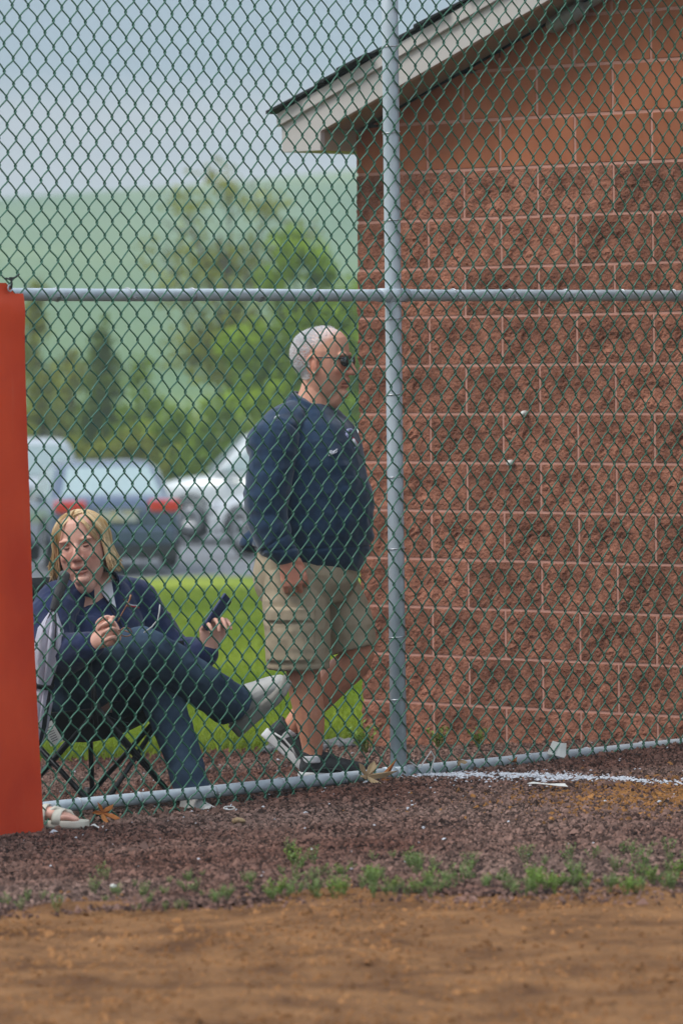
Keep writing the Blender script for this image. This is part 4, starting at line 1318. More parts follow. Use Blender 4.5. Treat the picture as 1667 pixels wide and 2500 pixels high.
def hand_org(O, wrist, d, side, curl=(50, 60, 40), flip=1, scale=1.0, thumb=(.55, .75, .35), spread=.0, curls=None):
    """d: wrist to knuckles, side: towards the thumb, palm faces flip * (d x side)"""
    d = Vector(d).normalized(); side = Vector(side); side = (side - d * side.dot(d)).normalized()
    pn = d.cross(side) * flip
    w = Vector(wrist); s = scale
    O.limb([w - d * .02 * s, w + d * .012 * s, w + d * .05 * s, w + d * .082 * s], [(.026 * s, .020 * s), (.030 * s, .019 * s), (.041 * s, .0165 * s), (.041 * s, .0135 * s)], ref=side, n=16)
    tips = []
    for i in range(4):
        off = (1.5 - i) * .0222 * s
        b = w + d * (.080 - (.006 if i in (0, 3) else 0) - (.004 if i == 3 else 0)) * s + side * off
        L_ = [.046, .028, .022]; m = (.95, 1.05, .98, .78)[i] * s
        c = curls[i] if curls else curl
        p = [b - d * .012 * s, b]; dirv = d + side * spread * (1.5 - i); dirv.normalize(); ang = 0
        for q in range(3):
            ang += math.radians(c[q])
            v = (dirv * math.cos(ang) + pn * math.sin(ang))
            p.append(p[-1] + v * L_[q] * m)
        O.limb(p, [.0092 * s, .0090 * s, .0083 * s, .0076 * s, .0062 * s], k=4, n=10)
        tips.append(p[-1])
    tb = w + d * .022 * s + side * .026 * s
    t1 = (d * thumb[0] + side * thumb[1] + pn * thumb[2]).normalized()
    t2 = (d * (thumb[0] + .5) + side * (thumb[1] - .55) + pn * thumb[2] * 1.2).normalized()
    O.limb([tb - t1 * .012 * s, tb, tb + t1 * .038 * s, tb + t1 * .038 * s + t2 * .03 * s, tb + t1 * .038 * s + t2 * .054 * s], [.014 * s, .0145 * s, .0112 * s, .0098 * s, .0078 * s], k=4, n=10)
    return tips

def folds(co, nr, amp, terms):
    """cloth folds: sum of stretched noise ridges; terms: (scale xyz, weight, seed)"""
    d = np.zeros(len(co))
    for sc, w, sd in terms:
        v = vnoise(co, sc, sd, 2)
        d += w * (1 - 2 * np.abs(v))
    return co + nr * (amp * d)[:, None]

m_skin = M('skin_tan', (1, 1, 1), rough=0.5, c2=(.94, .93, .93), scale=60, attr='col', sss=0.12, bump=.12, bscale=300, bdist=.002, spec=.4)
m_navy = M('navy_fleece', lin(28, 48, 72), rough=0.95, c2=lin(38, 62, 90), scale=26, bump=.35, bscale=420, bdist=.0015, sheen=.35, spec=.15)
m_navy2 = M('navy_pullover', lin(28, 38, 72), rough=0.9, c2=lin(36, 48, 88), scale=22, bump=.3, bscale=400, bdist=.0015, sheen=.25, spec=.2)
m_khaki = M('khaki_twill', lin(168, 152, 128), rough=0.9, c2=lin(184, 168, 144), scale=14, bump=.3, bscale=500, bdist=.001, spec=.15)
m_jeans = M('dark_denim', lin(42, 56, 74), rough=0.85, c2=lin(70, 88, 108), scale=10, bump=.4, bscale=520, bdist=.001, spec=.15, lo=.3, hi=.7)
m_shoe_dark = M('black_mesh_shoe', lin(46, 48, 50), rough=0.8, var=.25, scale=60, bump=.5, bscale=400, bdist=.0015)
m_shoe_white = M('white_leather_shoe', lin(186, 184, 180), rough=0.6, var=.06, scale=30, bump=.2, bscale=120, bdist=.002)
m_sole_white = M('white_sole', lin(206, 206, 206), rough=0.6, var=.05, scale=30)
m_sole_grey = M('grey_sole', lin(150, 146, 138), rough=0.7, var=.12, scale=40)
m_sock = M('white_sock', lin(205, 205, 208), rough=0.95, var=.05, bump=.4, bscale=500, bdist=.001)
m_hair_white = add_translucent(M('white_hair', lin(236, 234, 236), rough=0.6, c2=lin(250, 249, 250), scale=90, island=.06, spec=.3), .3, (.9, .9, .9))
m_hair_blond = M('blonde_hair', lin(184, 146, 92), rough=0.5, c2=lin(228, 202, 160), scale=24, island=.28, spec=.35, stretch=(1, 1, .25))
m_lens = M('dark_lens', lin(24, 28, 30), rough=0.08, var=.05, spec=.8, coat=.6)
m_frame = M('dark_frame', lin(40, 46, 54), rough=0.35, var=.05)
m_white_tee = M('white_tee', lin(212, 214, 222), rough=0.9, var=.03, bump=.2, bscale=300, bdist=.001)

SKIN_M = np.array(lin(226, 166, 140)); SKIN_W = np.array(lin(224, 172, 152))
def skin_color(base, HM=None, woman=False, legs=None, spots=()):
    HI = HM.inverted() if HM is not None else None
    def f(co):
        n = len(co)
        c = np.tile(base, (n, 1))
        mott = vnoise(co, 38, 81, 3)
        c *= (1 + .07 * mott)[:, None]
        if HI is not None:
            A = np.array(HI)
            q = co @ A[:3, :3].T + A[:3, 3]
            near = (np.abs(q) < .17).all(1)
            x, y, z = q[:, 0], q[:, 1], q[:, 2]
            def tint(mask, col, k):
                m = (np.clip(mask, 0, 1) * k * near)[:, None]
                c[:] = c * (1 - m) + c * np.array(col) * m
            ay = np.abs(y)
            tint(gauss((x - .112) ** 2 + y ** 2 + (z + .016) ** 2, .016), (1.02, .80, .78), .7)          # nose
            tint(gauss((x - .078) ** 2 + (ay - .042) ** 2 + (z + .018) ** 2, .022), (1.02, .78, .76), .7)  # cheeks
            tint(gauss((ay - .078) ** 2 + (x + .006) ** 2 + z ** 2, .022), (1.0, .76, .72), .7)            # ears
            lip = ((x > .078) & (ay < .026) & (z < -.048) & (z > -.076)).astype(float)
            tint(lip, (.90, .62, .62) if woman else (.92, .70, .68), .8)
            tint(((x > .074) & (ay < .023) & (np.abs(z + .0605) < .0026)).astype(float), (.35, .22, .22), .9)   # line between the lips
            brow = ((x > .06) & (ay > .012) & (ay < .048) & (np.abs(z - .043 + .12 * np.maximum(ay - .03, 0)) < .0045)).astype(float)
            tint(brow, (.82, .74, .66) if woman else (1.10, 1.18, 1.24), .7)
        if HI is not None and not woman:
            scalp = near & (z > .05 + .95 * np.maximum(x, 0)) & (x < .07)
            k_ = np.clip((z - .05 - .95 * np.maximum(x, 0)) / .03, 0, 1)[:, None] * .7
            c[scalp] = (c * (1 - k_) + np.array([.78, .68, .66]) * k_)[scalp]
        for (p_, r_, col_) in spots:
            g_ = gauss(((co - np.array(p_)) ** 2).sum(1), r_)[:, None]
            c = c * (1 - g_) + c * np.array(col_) * g_
        if legs is not None:
            m = (co[:, 2] < legs)
            c[m] *= np.array([.90, .80, .72])
        return c
    return f

def face_carve(HM, woman):
    """press the eye sockets, nostril line, mouth corners and folds into the fused head"""
    HI = np.array(HM.inverted()); HF = np.array(HM)
    def f(co, nr):
        q = co @ HI[:3, :3].T + HI[:3, 3]
        near = (np.abs(q) < .17).all(1)
        x, y, z = q[:, 0].copy(), q[:, 1], q[:, 2]; ay = np.abs(y)
        front = near & (x > .03)
        d = np.zeros(len(q))
        d += -.0095 * gauss((ay - .031) ** 2 * .7 + (z - .022) ** 2 * 1.8, .011)
        d += -.0026 * gauss(((ay - .024 - .30 * (-.03 - z)) ** 2) * 3 + (z + .045) ** 2 * .35, .010)       # nasolabial
        d += -.0035 * gauss((ay - .026) ** 2 + (z + .062) ** 2, .006)
        d += -.0030 * gauss(((z + .0605) / .0025) ** 2 * 1e-4 + (np.maximum(ay - .018, 0)) ** 2, .008) * (ay < .03)
        d += -.0030 * gauss((z + .079) ** 2 * 2 + y * y * .4, .009)
        x = np.where(front, x + d, x)
        q2 = np.stack([x, y, z], 1)
        return q2 @ HF[:3, :3].T + HF[:3, 3]
    return f

def shoe(parent, heel, d, up, length, upper, solem, name='shoe', width=.095, mid=None, lace=None, stripe=None, hk=1.0):
    """heel: lowest back point of the sole"""
    Mx = basis(d, up, heel) @ Matrix.Diagonal((1, 1, hk, 1)); k = length / .28; wk = width / .095
    o = Org()
    o.limb([(.03, 0, .055), (.10, 0, .058), (.17, .002, .048), (.225, .003, .040), (.262, .002, .034)],
           [(.041 * wk, .042), (.042 * wk, .042), (.046 * wk, .034), (.045 * wk, .027), (.030 * wk, .020)], ref=(0, 1, 0), n=18)
    o.limb([(.035, 0, .05), (.045, 0, .085), (.05, 0, .105)], [(.046, .042), (.050, .043), (.053, .042)], ref=(1, 0, 0), n=16, round_ends=False)
    o.limb([(.075, 0, .105), (.12, 0, .086), (.17, 0, .066)], [(.026, .012), (.027, .012), (.026, .010)], ref=(0, 1, 0), n=12)
    T = Matrix.Scale(k, 4)
    oo = Org().xf(o, Mx @ T)
    u = oo.build(name, upper, parent, voxel=.004, smooth=2)
    # sole
    V, F = [], []
    st = [(-.012, .020), (.0, .034), (.03, .042), (.09, .038), (.15, .044), (.205, .051), (.25, .045), (.275, .028), (.287, .010)]
    lay = [(0, .93), (.006, 1.0), (.026, 1.03), (.034, .97)]
    ring = [(x, w) for x, w in st] + [(x, -w) for x, w in st[::-1]]
    n = len(ring)
    for (z, sc) in lay:
        for (x, w) in ring:
            zz = z * (1.15 if x < .08 else 1.0 if x < .2 else .85) + (.012 * max(0, (x - .2) / .08) ** 2)
            V.append(tuple(Mx @ T @ Vector((x * (1 + .01 * (sc - 1)), w * sc * wk, zz))))
    for j in range(len(lay) - 1):
        for i in range(n):
            i2 = (i + 1) % n
            F.append((j * n + i, j * n + i2, (j + 1) * n + i2, (j + 1) * n + i))
    F.append(tuple(range(n - 1, -1, -1))); F.append(tuple((len(lay) - 1) * n + i for i in range(n)))
    obj('sole', V, F, solem, u, True)
    if lace is not None:
        for q in range(5):
            x = .095 + q * .019; zt = .112 - q * .0115
            tube_obj('lace', [tuple(Mx @ T @ Vector((x, -.028, zt - .016))), tuple(Mx @ T @ Vector((x + .006, 0, zt + .002))), tuple(Mx @ T @ Vector((x + .012, .028, zt - .016)))], .003, lace, u, 5)
    if stripe is not None:
        for s in (-1, 1):
            tube_obj('stripe', [tuple(Mx @ T @ Vector(p)) for p in ((.03, s * .040 * wk, .045), (.08, s * .0405 * wk, .052), (.13, s * .044 * wk, .046), (.17, s * .046 * wk, .030))], .0045, stripe, u, 5)
    return u

def locks(name, roots, mat, parent, r=.004, n=5):
    """roots: list of point lists"""
    mb = MB()
    for pts in roots:
        m = len(pts)
        mb.tube(pts, [r * (.9 if i < m - 1 else .25) for i in range(m)], n)
    return mb.build(name, mat, parent, True)

# ================================================================== STANDING MAN
def build_man():
    Y0 = 19.12
    base = at(760, 1901, Y0); A = Vector((base.x, Y0, gz1(base.x, Y0) + .008))
    J = lambda x, y, v=0.0: tuple(at(x, y, Y0 + v) - A)
    bf = Vector((.88, -.475, 0)).normalized(); bl = Vector((-bf.y, bf.x, 0))
    HM = basis((.955, -.29, -.05), (-.02, 0, 1), J(786, 892, 0.0)) @ Matrix.Scale(1.10, 4)
    body = Org()
    body.xf(head_org(False), HM)
    body.limb([J(782, 925, .01), J(772, 965, .01), J(757, 1015, .015), J(750, 1060, .02)], [(.064, .060), (.068, .062), (.078, .075), (.10, .13)], ref=tuple(bf))
    body.blob(J(806, 958, -.01), (.045, .04, .035))                       # under the chin
    body.limb([J(752, 1050, .02), J(758, 1150, .02), J(762, 1250, .02), J(750, 1400, .0)], [(.09, .15), (.13, .17), (.16, .17), (.15, .15)], ref=tuple(bf))
    # arms
    body.limb([J(672, 1085, -.17), J(655, 1180, -.20), J(652, 1268, -.215), J(672, 1320, -.235), J(698, 1362, -.25)], [.055, .050, .042, .040, .028])
    body.limb([J(812, 1085, .17), J(812, 1180, .22), J(806, 1268, .24), J(800, 1320, .22), J(800, 1362, .20)], [.055, .050, .042, .040, .028])
    hand_org(body, J(702, 1362, -.252), (.30, .02, -1), (.95, .10, .25), curls=[(52, 62, 40), (46, 66, 44), (42, 66, 44), (38, 64, 44)], flip=-1, scale=1.2, thumb=(.75, .25, .55))
    hand_org(body, J(800, 1365, .19), (.15, .0, -1), (.9, -.3, .1), curl=(40, 50, 35), flip=1, scale=1.0)
    # legs
    body.limb([J(735, 1420, -.09), J(738, 1520, -.10), J(738, 1612, -.10), J(745, 1680, -.095), J(757, 1755, -.095), J(763, 1830, -.095), J(764, 1858, -.095)],
              [.10, .085, .066, (.064, .068), (.056, .060), .039, .037], ref=(1, 0, 0))
    body.limb([J(770, 1420, .09), J(830, 1515, .09), J(872, 1598, .08), J(818, 1658, .10), J(762, 1720, .11), J(712, 1778, .11), J(696, 1802, .11)],
              [.10, .085, .066, .066, .056, .039, .036])
    body.limb([J(763, 1862, -.095), J(785, 1876, -.09), J(820, 1882, -.08)], [.034, .022, .014])
    body.limb([J(694, 1806, .11), J(706, 1825, .105), J(722, 1845, .095)], [.034, .022, .014])
    carve = face_carve(HM, False)
    person = body.build('person', m_skin, None, voxel=.0036, smooth=4, post=carve, color=skin_color(SKIN_M, HM, False, legs=.62, spots=[(J(722, 1400, -.25), .06, (1.0, .78, .76))]))
    person.location = A
    tag(person, 'white-haired man in navy sweatshirt, khaki shorts and sunglasses walking along the fence', 'person')
    # sweatshirt
    sw = Org()
    rf = tuple(bf)
    sw.limb([J(752, 1366, .0), J(755, 1345, .0), J(762, 1290, .0), J(766, 1230, .0), J(766, 1160, .0), J(763, 1090, .01), J(758, 1040, .015), J(756, 1008, .012), J(754, 988, .01)],
            [(.192, .182), (.210, .198), (.222, .208), (.220, .212), (.196, .212), (.170, .200), (.138, .168), (.098, .108), (.070, .070)], ref=rf, n=26, round_ends=False)
    sw.limb([J(700, 1048, -.10), J(672, 1090, -.17), J(656, 1180, -.205), J(652, 1262, -.22), J(672, 1318, -.238), J(693, 1350, -.248)],
            [(.07, .075), (.080, .082), (.078, .076), (.070, .070), (.060, .062), (.047, .047)], ref=(1, 0, 0), n=20)
    sw.limb([J(780, 1048, .10), J(812, 1088, .17), J(815, 1180, .22), J(806, 1265, .24), J(800, 1318, .22), J(800, 1352, .20)],
            [(.07, .075), (.080, .082), (.078, .076), (.070, .070), (.060, .062), (.047, .047)], ref=(1, 0, 0), n=20)
    sw.limb([J(700, 1285, .04), J(650, 1308, .05), J(614, 1322, .05)], [.11, .075, .036])           # hem kicked out at the back
    sw.limb([J(736, 1006, -.02), J(700, 1038, -.09), J(660, 1090, -.165)], [.050, .072, .082], n=20)
    sw.limb([J(772, 1006, .04), J(792, 1038, .10), J(812, 1088, .165)], [.050, .072, .080], n=20)
    sw.limb([J(738, 1055, .012), J(746, 1015, .01), J(760, 984, .006)], [(.105, .115), (.092, .090), (.080, .078)], ref=rf, n=24, round_ends=False)
    hemz = J(755, 1366)[2]; topz = J(770, 985)[2]
    colr = Vector(J(775, 974))
    def sw_post(co, nr):
        u, v_, w = co[:, 0], co[:, 1], co[:, 2]
        co = folds(co, nr, .0135, [((3.2, 3.2, 6), .6, 90), ((8, 8, 2.6), .45, 91), ((12, 12, 18), .28, 92)])
        # drag lines at the sleeve and slumped folds near the hem
        k = np.clip((hemz + .22 - w) / .2, 0, 1)
        co = co + nr * (k * .007 * np.sin(w * 88 + 4 * vnoise(co, 6, 93)))[:, None] * (np.abs(vnoise(co, 4, 94)) + .15)[:, None]
        # ribbed waistband drawn in
        b = np.clip(1 - np.abs(w - hemz - .052) / .006, 0, 1)
        co = co - nr * (b * .006)[:, None]
        cuff = np.array(J(693, 1350, -.248)); ax_ = cuff - np.array(J(672, 1318, -.238)); ax_ /= np.linalg.norm(ax_)
        dist = (cuff - co) @ ax_
        m_ = (np.linalg.norm(co - cuff, axis=1) < .12) & (v_ < -.16)
        co = co - nr * (m_ * np.clip(1 - np.abs(dist - .045) / .006, 0, 1) * .006)[:, None]
        arm = np.clip(1 - np.abs(np.linalg.norm((co - np.array(J(672, 1090, -.17))) * [1, .35, 1], axis=1) - .105) / .005, 0, 1) * (v_ < -.05) * (u > np.array(J(672, 1090, -.17))[0])
        return co - nr * (arm * .004)[:, None]
    shirt = sw.build('sweatshirt', m_navy, person, voxel=.0055, smooth=4, post=sw_post)
    # ribbed crew collar
    cpts = []
    for q in range(25):
        a = 2 * math.pi * q / 24
        p = Vector(J(760, 984, .006)) + bf * (math.cos(a) * .076) + bl * (math.sin(a) * .074) + Vector((0, 0, -.036 * math.cos(a)))
        cpts.append(tuple(p))
    obj('collar', *tube_geo(cpts, [(.010, .012)] * 25, 10, False), m_navy, shirt, True)
    # shorts
    sh = Org()
    sh.limb([J(748, 1345, 0), J(748, 1380, 0), J(746, 1425, 0), J(748, 1470, 0)], [(.188, .178), (.198, .186), (.200, .186), (.16, .15)], ref=rf, n=24, round_ends=False)
    sh.limb([J(722, 1400, -.085), J(722, 1470, -.095), J(727, 1560, -.10), J(728, 1632, -.10)], [(.112, .112), (.122, .118), (.121, .116), (.117, .112)], ref=(1, 0, 0), n=22, round_ends=False)
    sh.limb([J(782, 1410, .085), J(822, 1475, .085), J(850, 1535, .08), J(864, 1584, .075)], [(.115, .112), (.110, .108), (.098, .100), (.088, .098)], ref=(1, 0, 0), n=22, round_ends=False)
    zf0, zf1, zf2 = J(720, 1478)[2], J(720, 1512)[2], J(720, 1608)[2]
    pxl, pxr = J(655, 1540)[0], J(768, 1540)[0]
    hz_ = J(728, 1632)[2]
    def sh_post(co, nr):
        u, v, w = co.T
        camside = np.clip(-nr[:, 1] * 2.0, 0, 1)
        co = folds(co, nr, .0050, [((7, 7, 11), .6, 95), ((5, 5, 20), .45, 96), ((20, 20, 14), .25, 97)])
        dx = np.clip(np.minimum(u - pxl, pxr - u) / .006, 0, 1)
        flap = dx * np.clip(np.minimum(zf0 - w, w - zf1) / .004, 0, 1)
        bag = dx * np.clip(np.minimum(zf1 - w, w - zf2) / .006, 0, 1)
        side = (v < -.12) * np.clip(-nr[:, 1] * 3, 0, 1)
        co = co + nr * ((flap * .017 + bag * .009) * side)[:, None]
        seam = np.clip(1 - np.abs(w - hz_ - .028) / .004, 0, 1)
        co = co - nr * (seam * .0028)[:, None]
        return co
    sh.build('shorts', m_khaki, person, voxel=.0052, smooth=3, post=sh_post)
    # socks and shoes
    so = Org(); so.limb([J(764, 1862, -.095), J(763, 1844, -.095)], [.043, .0425], n=20, round_ends=False); so.build('sock', m_sock, person, voxel=.004, smooth=1)
    so = Org(); so.limb([J(694, 1806, .11), J(712, 1782, .11)], [.043, .0425], n=20, round_ends=False); so.build('sock', m_sock, person, voxel=.004, smooth=1)
    gz_ = -.004
    h1 = Vector(J(738, 1900, -.10)); h1.z = gz_
    shoe(person, h1, (.975, .22, 0), (0, 0, 1), .285, m_shoe_dark, m_sole_white, width=.098, lace=m_shoe_dark, stripe=m_shoe_dark)
    h2 = Vector(J(644, 1800, .12))
    t2 = Vector(J(748, 1893, .07)); t2.z = max(t2.z, gz_ + .0)
    dd = (t2 - h2).normalized()
    shoe(person, h2, dd, (-dd.z, 0, dd.x), .26, m_shoe_dark, m_sole_white, width=.092, lace=m_shoe_dark, stripe=m_sole_white)
    # short white hair: thousands of fine bristles on the scalp
    HI = HM.inverted()
    me = person.data
    nv = len(me.vertices); co = np.empty(nv * 3, np.float32); me.vertices.foreach_get('co', co); co = co.reshape(-1, 3)
    nr = np.empty(nv * 3, np.float32); me.vertices.foreach_get('normal', nr); nr = nr.reshape(-1, 3)
    Ah = np.array(HI); q = co @ Ah[:3, :3].T + Ah[:3, 3]
    ay = np.abs(q[:, 1])
    hairline = .040 + 1.05 * np.maximum(q[:, 0] + .02, 0)
    back = q[:, 0] < -.02
    on = (np.abs(q) < .2).all(1) & (((q[:, 2] > hairline) & (q[:, 0] < .062)) | (back & (q[:, 2] > -.050 - .35 * np.minimum(q[:, 0] + .06, 0))))
    on |= (np.abs(q) < .2).all(1) & (q[:, 0] > -.02) & (q[:, 0] < .018) & (ay > .055) & (q[:, 2] > -.004) & (q[:, 2] < .06)
    ear = (ay > .0745) & (q[:, 0] > -.032) & (q[:, 0] < .02) & (q[:, 2] < .034)
    on &= ~ear
    edge_d = np.where(back, .05, np.minimum(q[:, 2] - hairline, .028 - .30 * np.maximum(q[:, 0] + .015, 0))) + .012 * vnoise(q, 60, 77, 2)
    on &= RNG.uniform(0, 1, nv) < np.clip(edge_d / .034, .0, 1) * np.where((q[:, 0] > -.03) & (q[:, 2] > .07), np.clip(.75 - 7 * (q[:, 0] + .03), .12, .75), 1)
    idx = np.nonzero(on)[0]
    idx = RNG.choice(idx, size=min(20000, len(idx) * 2), replace=True)
    p0 = co[idx] + RNG.normal(0, .0012, (len(idx), 3)); nn_ = nr[idx]
    R3 = np.array(HM)[:3, :3] / 1.10
    sweep = (np.array([-.6, 0, .15]) @ R3.T)
    dirs = nn_ * .40 + sweep * .85 + RNG.normal(0, .16, nn_.shape); dirs /= np.linalg.norm(dirs, axis=1)[:, None]
    ln = RNG.uniform(.006, .0115, len(idx)) * np.where(q[idx, 2] > .08, 1.25, .9)
    sd = np.cross(dirs, RNG.normal(0, 1, dirs.shape)); sd /= np.linalg.norm(sd, axis=1)[:, None]
    wv = .0015
    V = np.stack([p0 - nn_ * .001 - sd * wv, p0 - nn_ * .001 + sd * wv, p0 + dirs * ln[:, None]], 1).reshape(-1, 3)
    obj_np('hair', V, np.arange(len(V), dtype=np.int32).reshape(-1, 3), m_hair_white, person, False)
    # sunglasses
    S = lambda x, y, z: tuple(HM @ Vector((x, y, z)))
    g = MB()
    g.tube([S(-.004, -.080, .027), S(.05, -.081, .029), S(.088, -.066, .027)], [.0026, .0028, .0032], 6)
    g.tube([S(-.004, .080, .027), S(.05, .081, .029), S(.088, .066, .027)], [.0026, .0028, .0032], 6)
    g.tube([S(.088, -.066, .028), S(.101, -.035, .036), S(.108, -.010, .033), S(.110, 0, .032), S(.108, .010, .033), S(.101, .035, .036), S(.088, .066, .028)], .0026, 6)
    sg = g.build('sunglasses', m_frame, person, True)
    for s in (-1, 1):
        ring = []
        for k in range(16):
            a = 2 * math.pi * k / 16
            yy = s * (.036 + .027 * math.cos(a)); zz = .0165 + .0195 * math.sin(a) * (1 if math.sin(a) > 0 else .95)
            xx = .109 - .010 * ((abs(yy) - .008) / .05) ** 2 - .012 * max(0, (abs(yy) - .04) / .025)
            ring.append(Vector((xx, yy, zz)))
        c = Vector((.1065, s * .036, .0165))
        V = [S(*(c + Vector((.003, 0, 0))))] + [S(*v) for v in ring] + [S(*(c - Vector((.001, 0, 0))))] + [S(*(v - Vector((.002, 0, 0)))) for v in ring]
        F = [(0, 1 + k, 1 + (k + 1) % 16) for k in range(16)] + [(17, 18 + (k + 1) % 16, 18 + k) for k in range(16)] + [(1 + k, 18 + k, 18 + (k + 1) % 16, 1 + (k + 1) % 16) for k in range(16)]
        obj('lens', V, F, m_lens, sg, True)
    # embroidered emblem and name, laid on the cloth
    dg = bpy.context.evaluated_depsgraph_get()
    bvh = BVHTree.FromPolygons([v.co for v in shirt.data.vertices], [p.vertices for p in shirt.data.polygons])
    m_thread = M('pale_blue_thread', lin(150, 154, 190), rough=.8, var=.15, scale=200)
    m_thread_w = M('white_thread', lin(214, 216, 226), rough=.8, var=.1, scale=200)
    m_thread_r = M('red_thread', lin(186, 44, 58), rough=.8, var=.1, scale=200)
    O_ = Vector((0, 0, CAM_H)) - A
    def lay(x, y, lift=.003):
        tgt = Vector(J(x, y)); d = (tgt - O_).normalized()
        hit = bvh.ray_cast(O_, d)
        while (hit[0] is None or hit[1].dot(d) > -.22) and x > 700:      # keep the stitching on the near side of the cloth
            x -= 2; tgt = Vector(J(x, y)); d = (tgt - O_).normalized(); hit = bvh.ray_cast(O_, d)
        return hit[0] - d * lift if hit[0] is not None else tgt
    emb = empty('emblem', (0, 0, 0), 0, shirt)
    def stitch(nm, pts, r, mat, par=emb):
        mb = MB(); mb.tube([lay(*p) for p in pts], r, 5); return mb.build(nm, mat, par, True)
    for (a, b) in (((845, 1056), (852, 1050)), ((853, 1050), (861, 1054))):
        stitch('letter', [a, ((a[0] + b[0]) / 2, (a[1] + b[1]) / 2 - 1), b], .008, m_thread)
    stitch('letter', [(845, 1058), (848, 1066), (854, 1069)], .0075, m_thread)
    stitch('badge', [(859, 1074), (864, 1082), (868, 1088)], .011, m_thread_w)
    stitch('badge_stripe', [(861, 1070), (866, 1075), (871, 1081)], .0055, m_thread_r)
    stitch('badge_stripe', [(867, 1080), (871, 1083)], .0055, m_thread_r)
    stitch('letter', [(865, 1091), (870, 1097)], .009, m_thread)
    stitch('letter', [(869, 1090), (874, 1095)], .008, m_thread)
    # name: three small white letters
    nm_ = empty('name_tag', (0, 0, 0), 0, shirt)
    def T2(px, py):       # letter grid (0..1) along a slanted base line
        return (803 + px * 20 + py * 3.2, 1113 - px * 9 - py * 12)
    B = [[(0, 0), (0, 1)], [(0, 1), (.22, .95), (.22, .6), (0, .52)], [(0, .52), (.26, .45), (.26, .05), (0, 0)]]
    U = [[(.38, .7), (.38, .1), (.48, 0), (.58, .1), (.58, .7)], [(.60, .7), (.60, 0)]]
    Sx = [[(.95, .62), (.80, .70), (.74, .52), (.92, .32), (.90, .08), (.72, .02)]]
    for grp in (B, U, Sx):
        mb = MB()
        for stroke in grp:
            mb.tube([lay(*T2(*p)) for p in stroke], .0024, 5)
        mb.build('letter', m_thread_w, nm_, True)
    # pale mark on the shoulder
    mb = MB(); mb.tube([lay(672, 1022), lay(680, 1014)], .006, 6); mb.build('shoulder_mark', m_thread_w, shirt, True)
    return person
man = build_man()
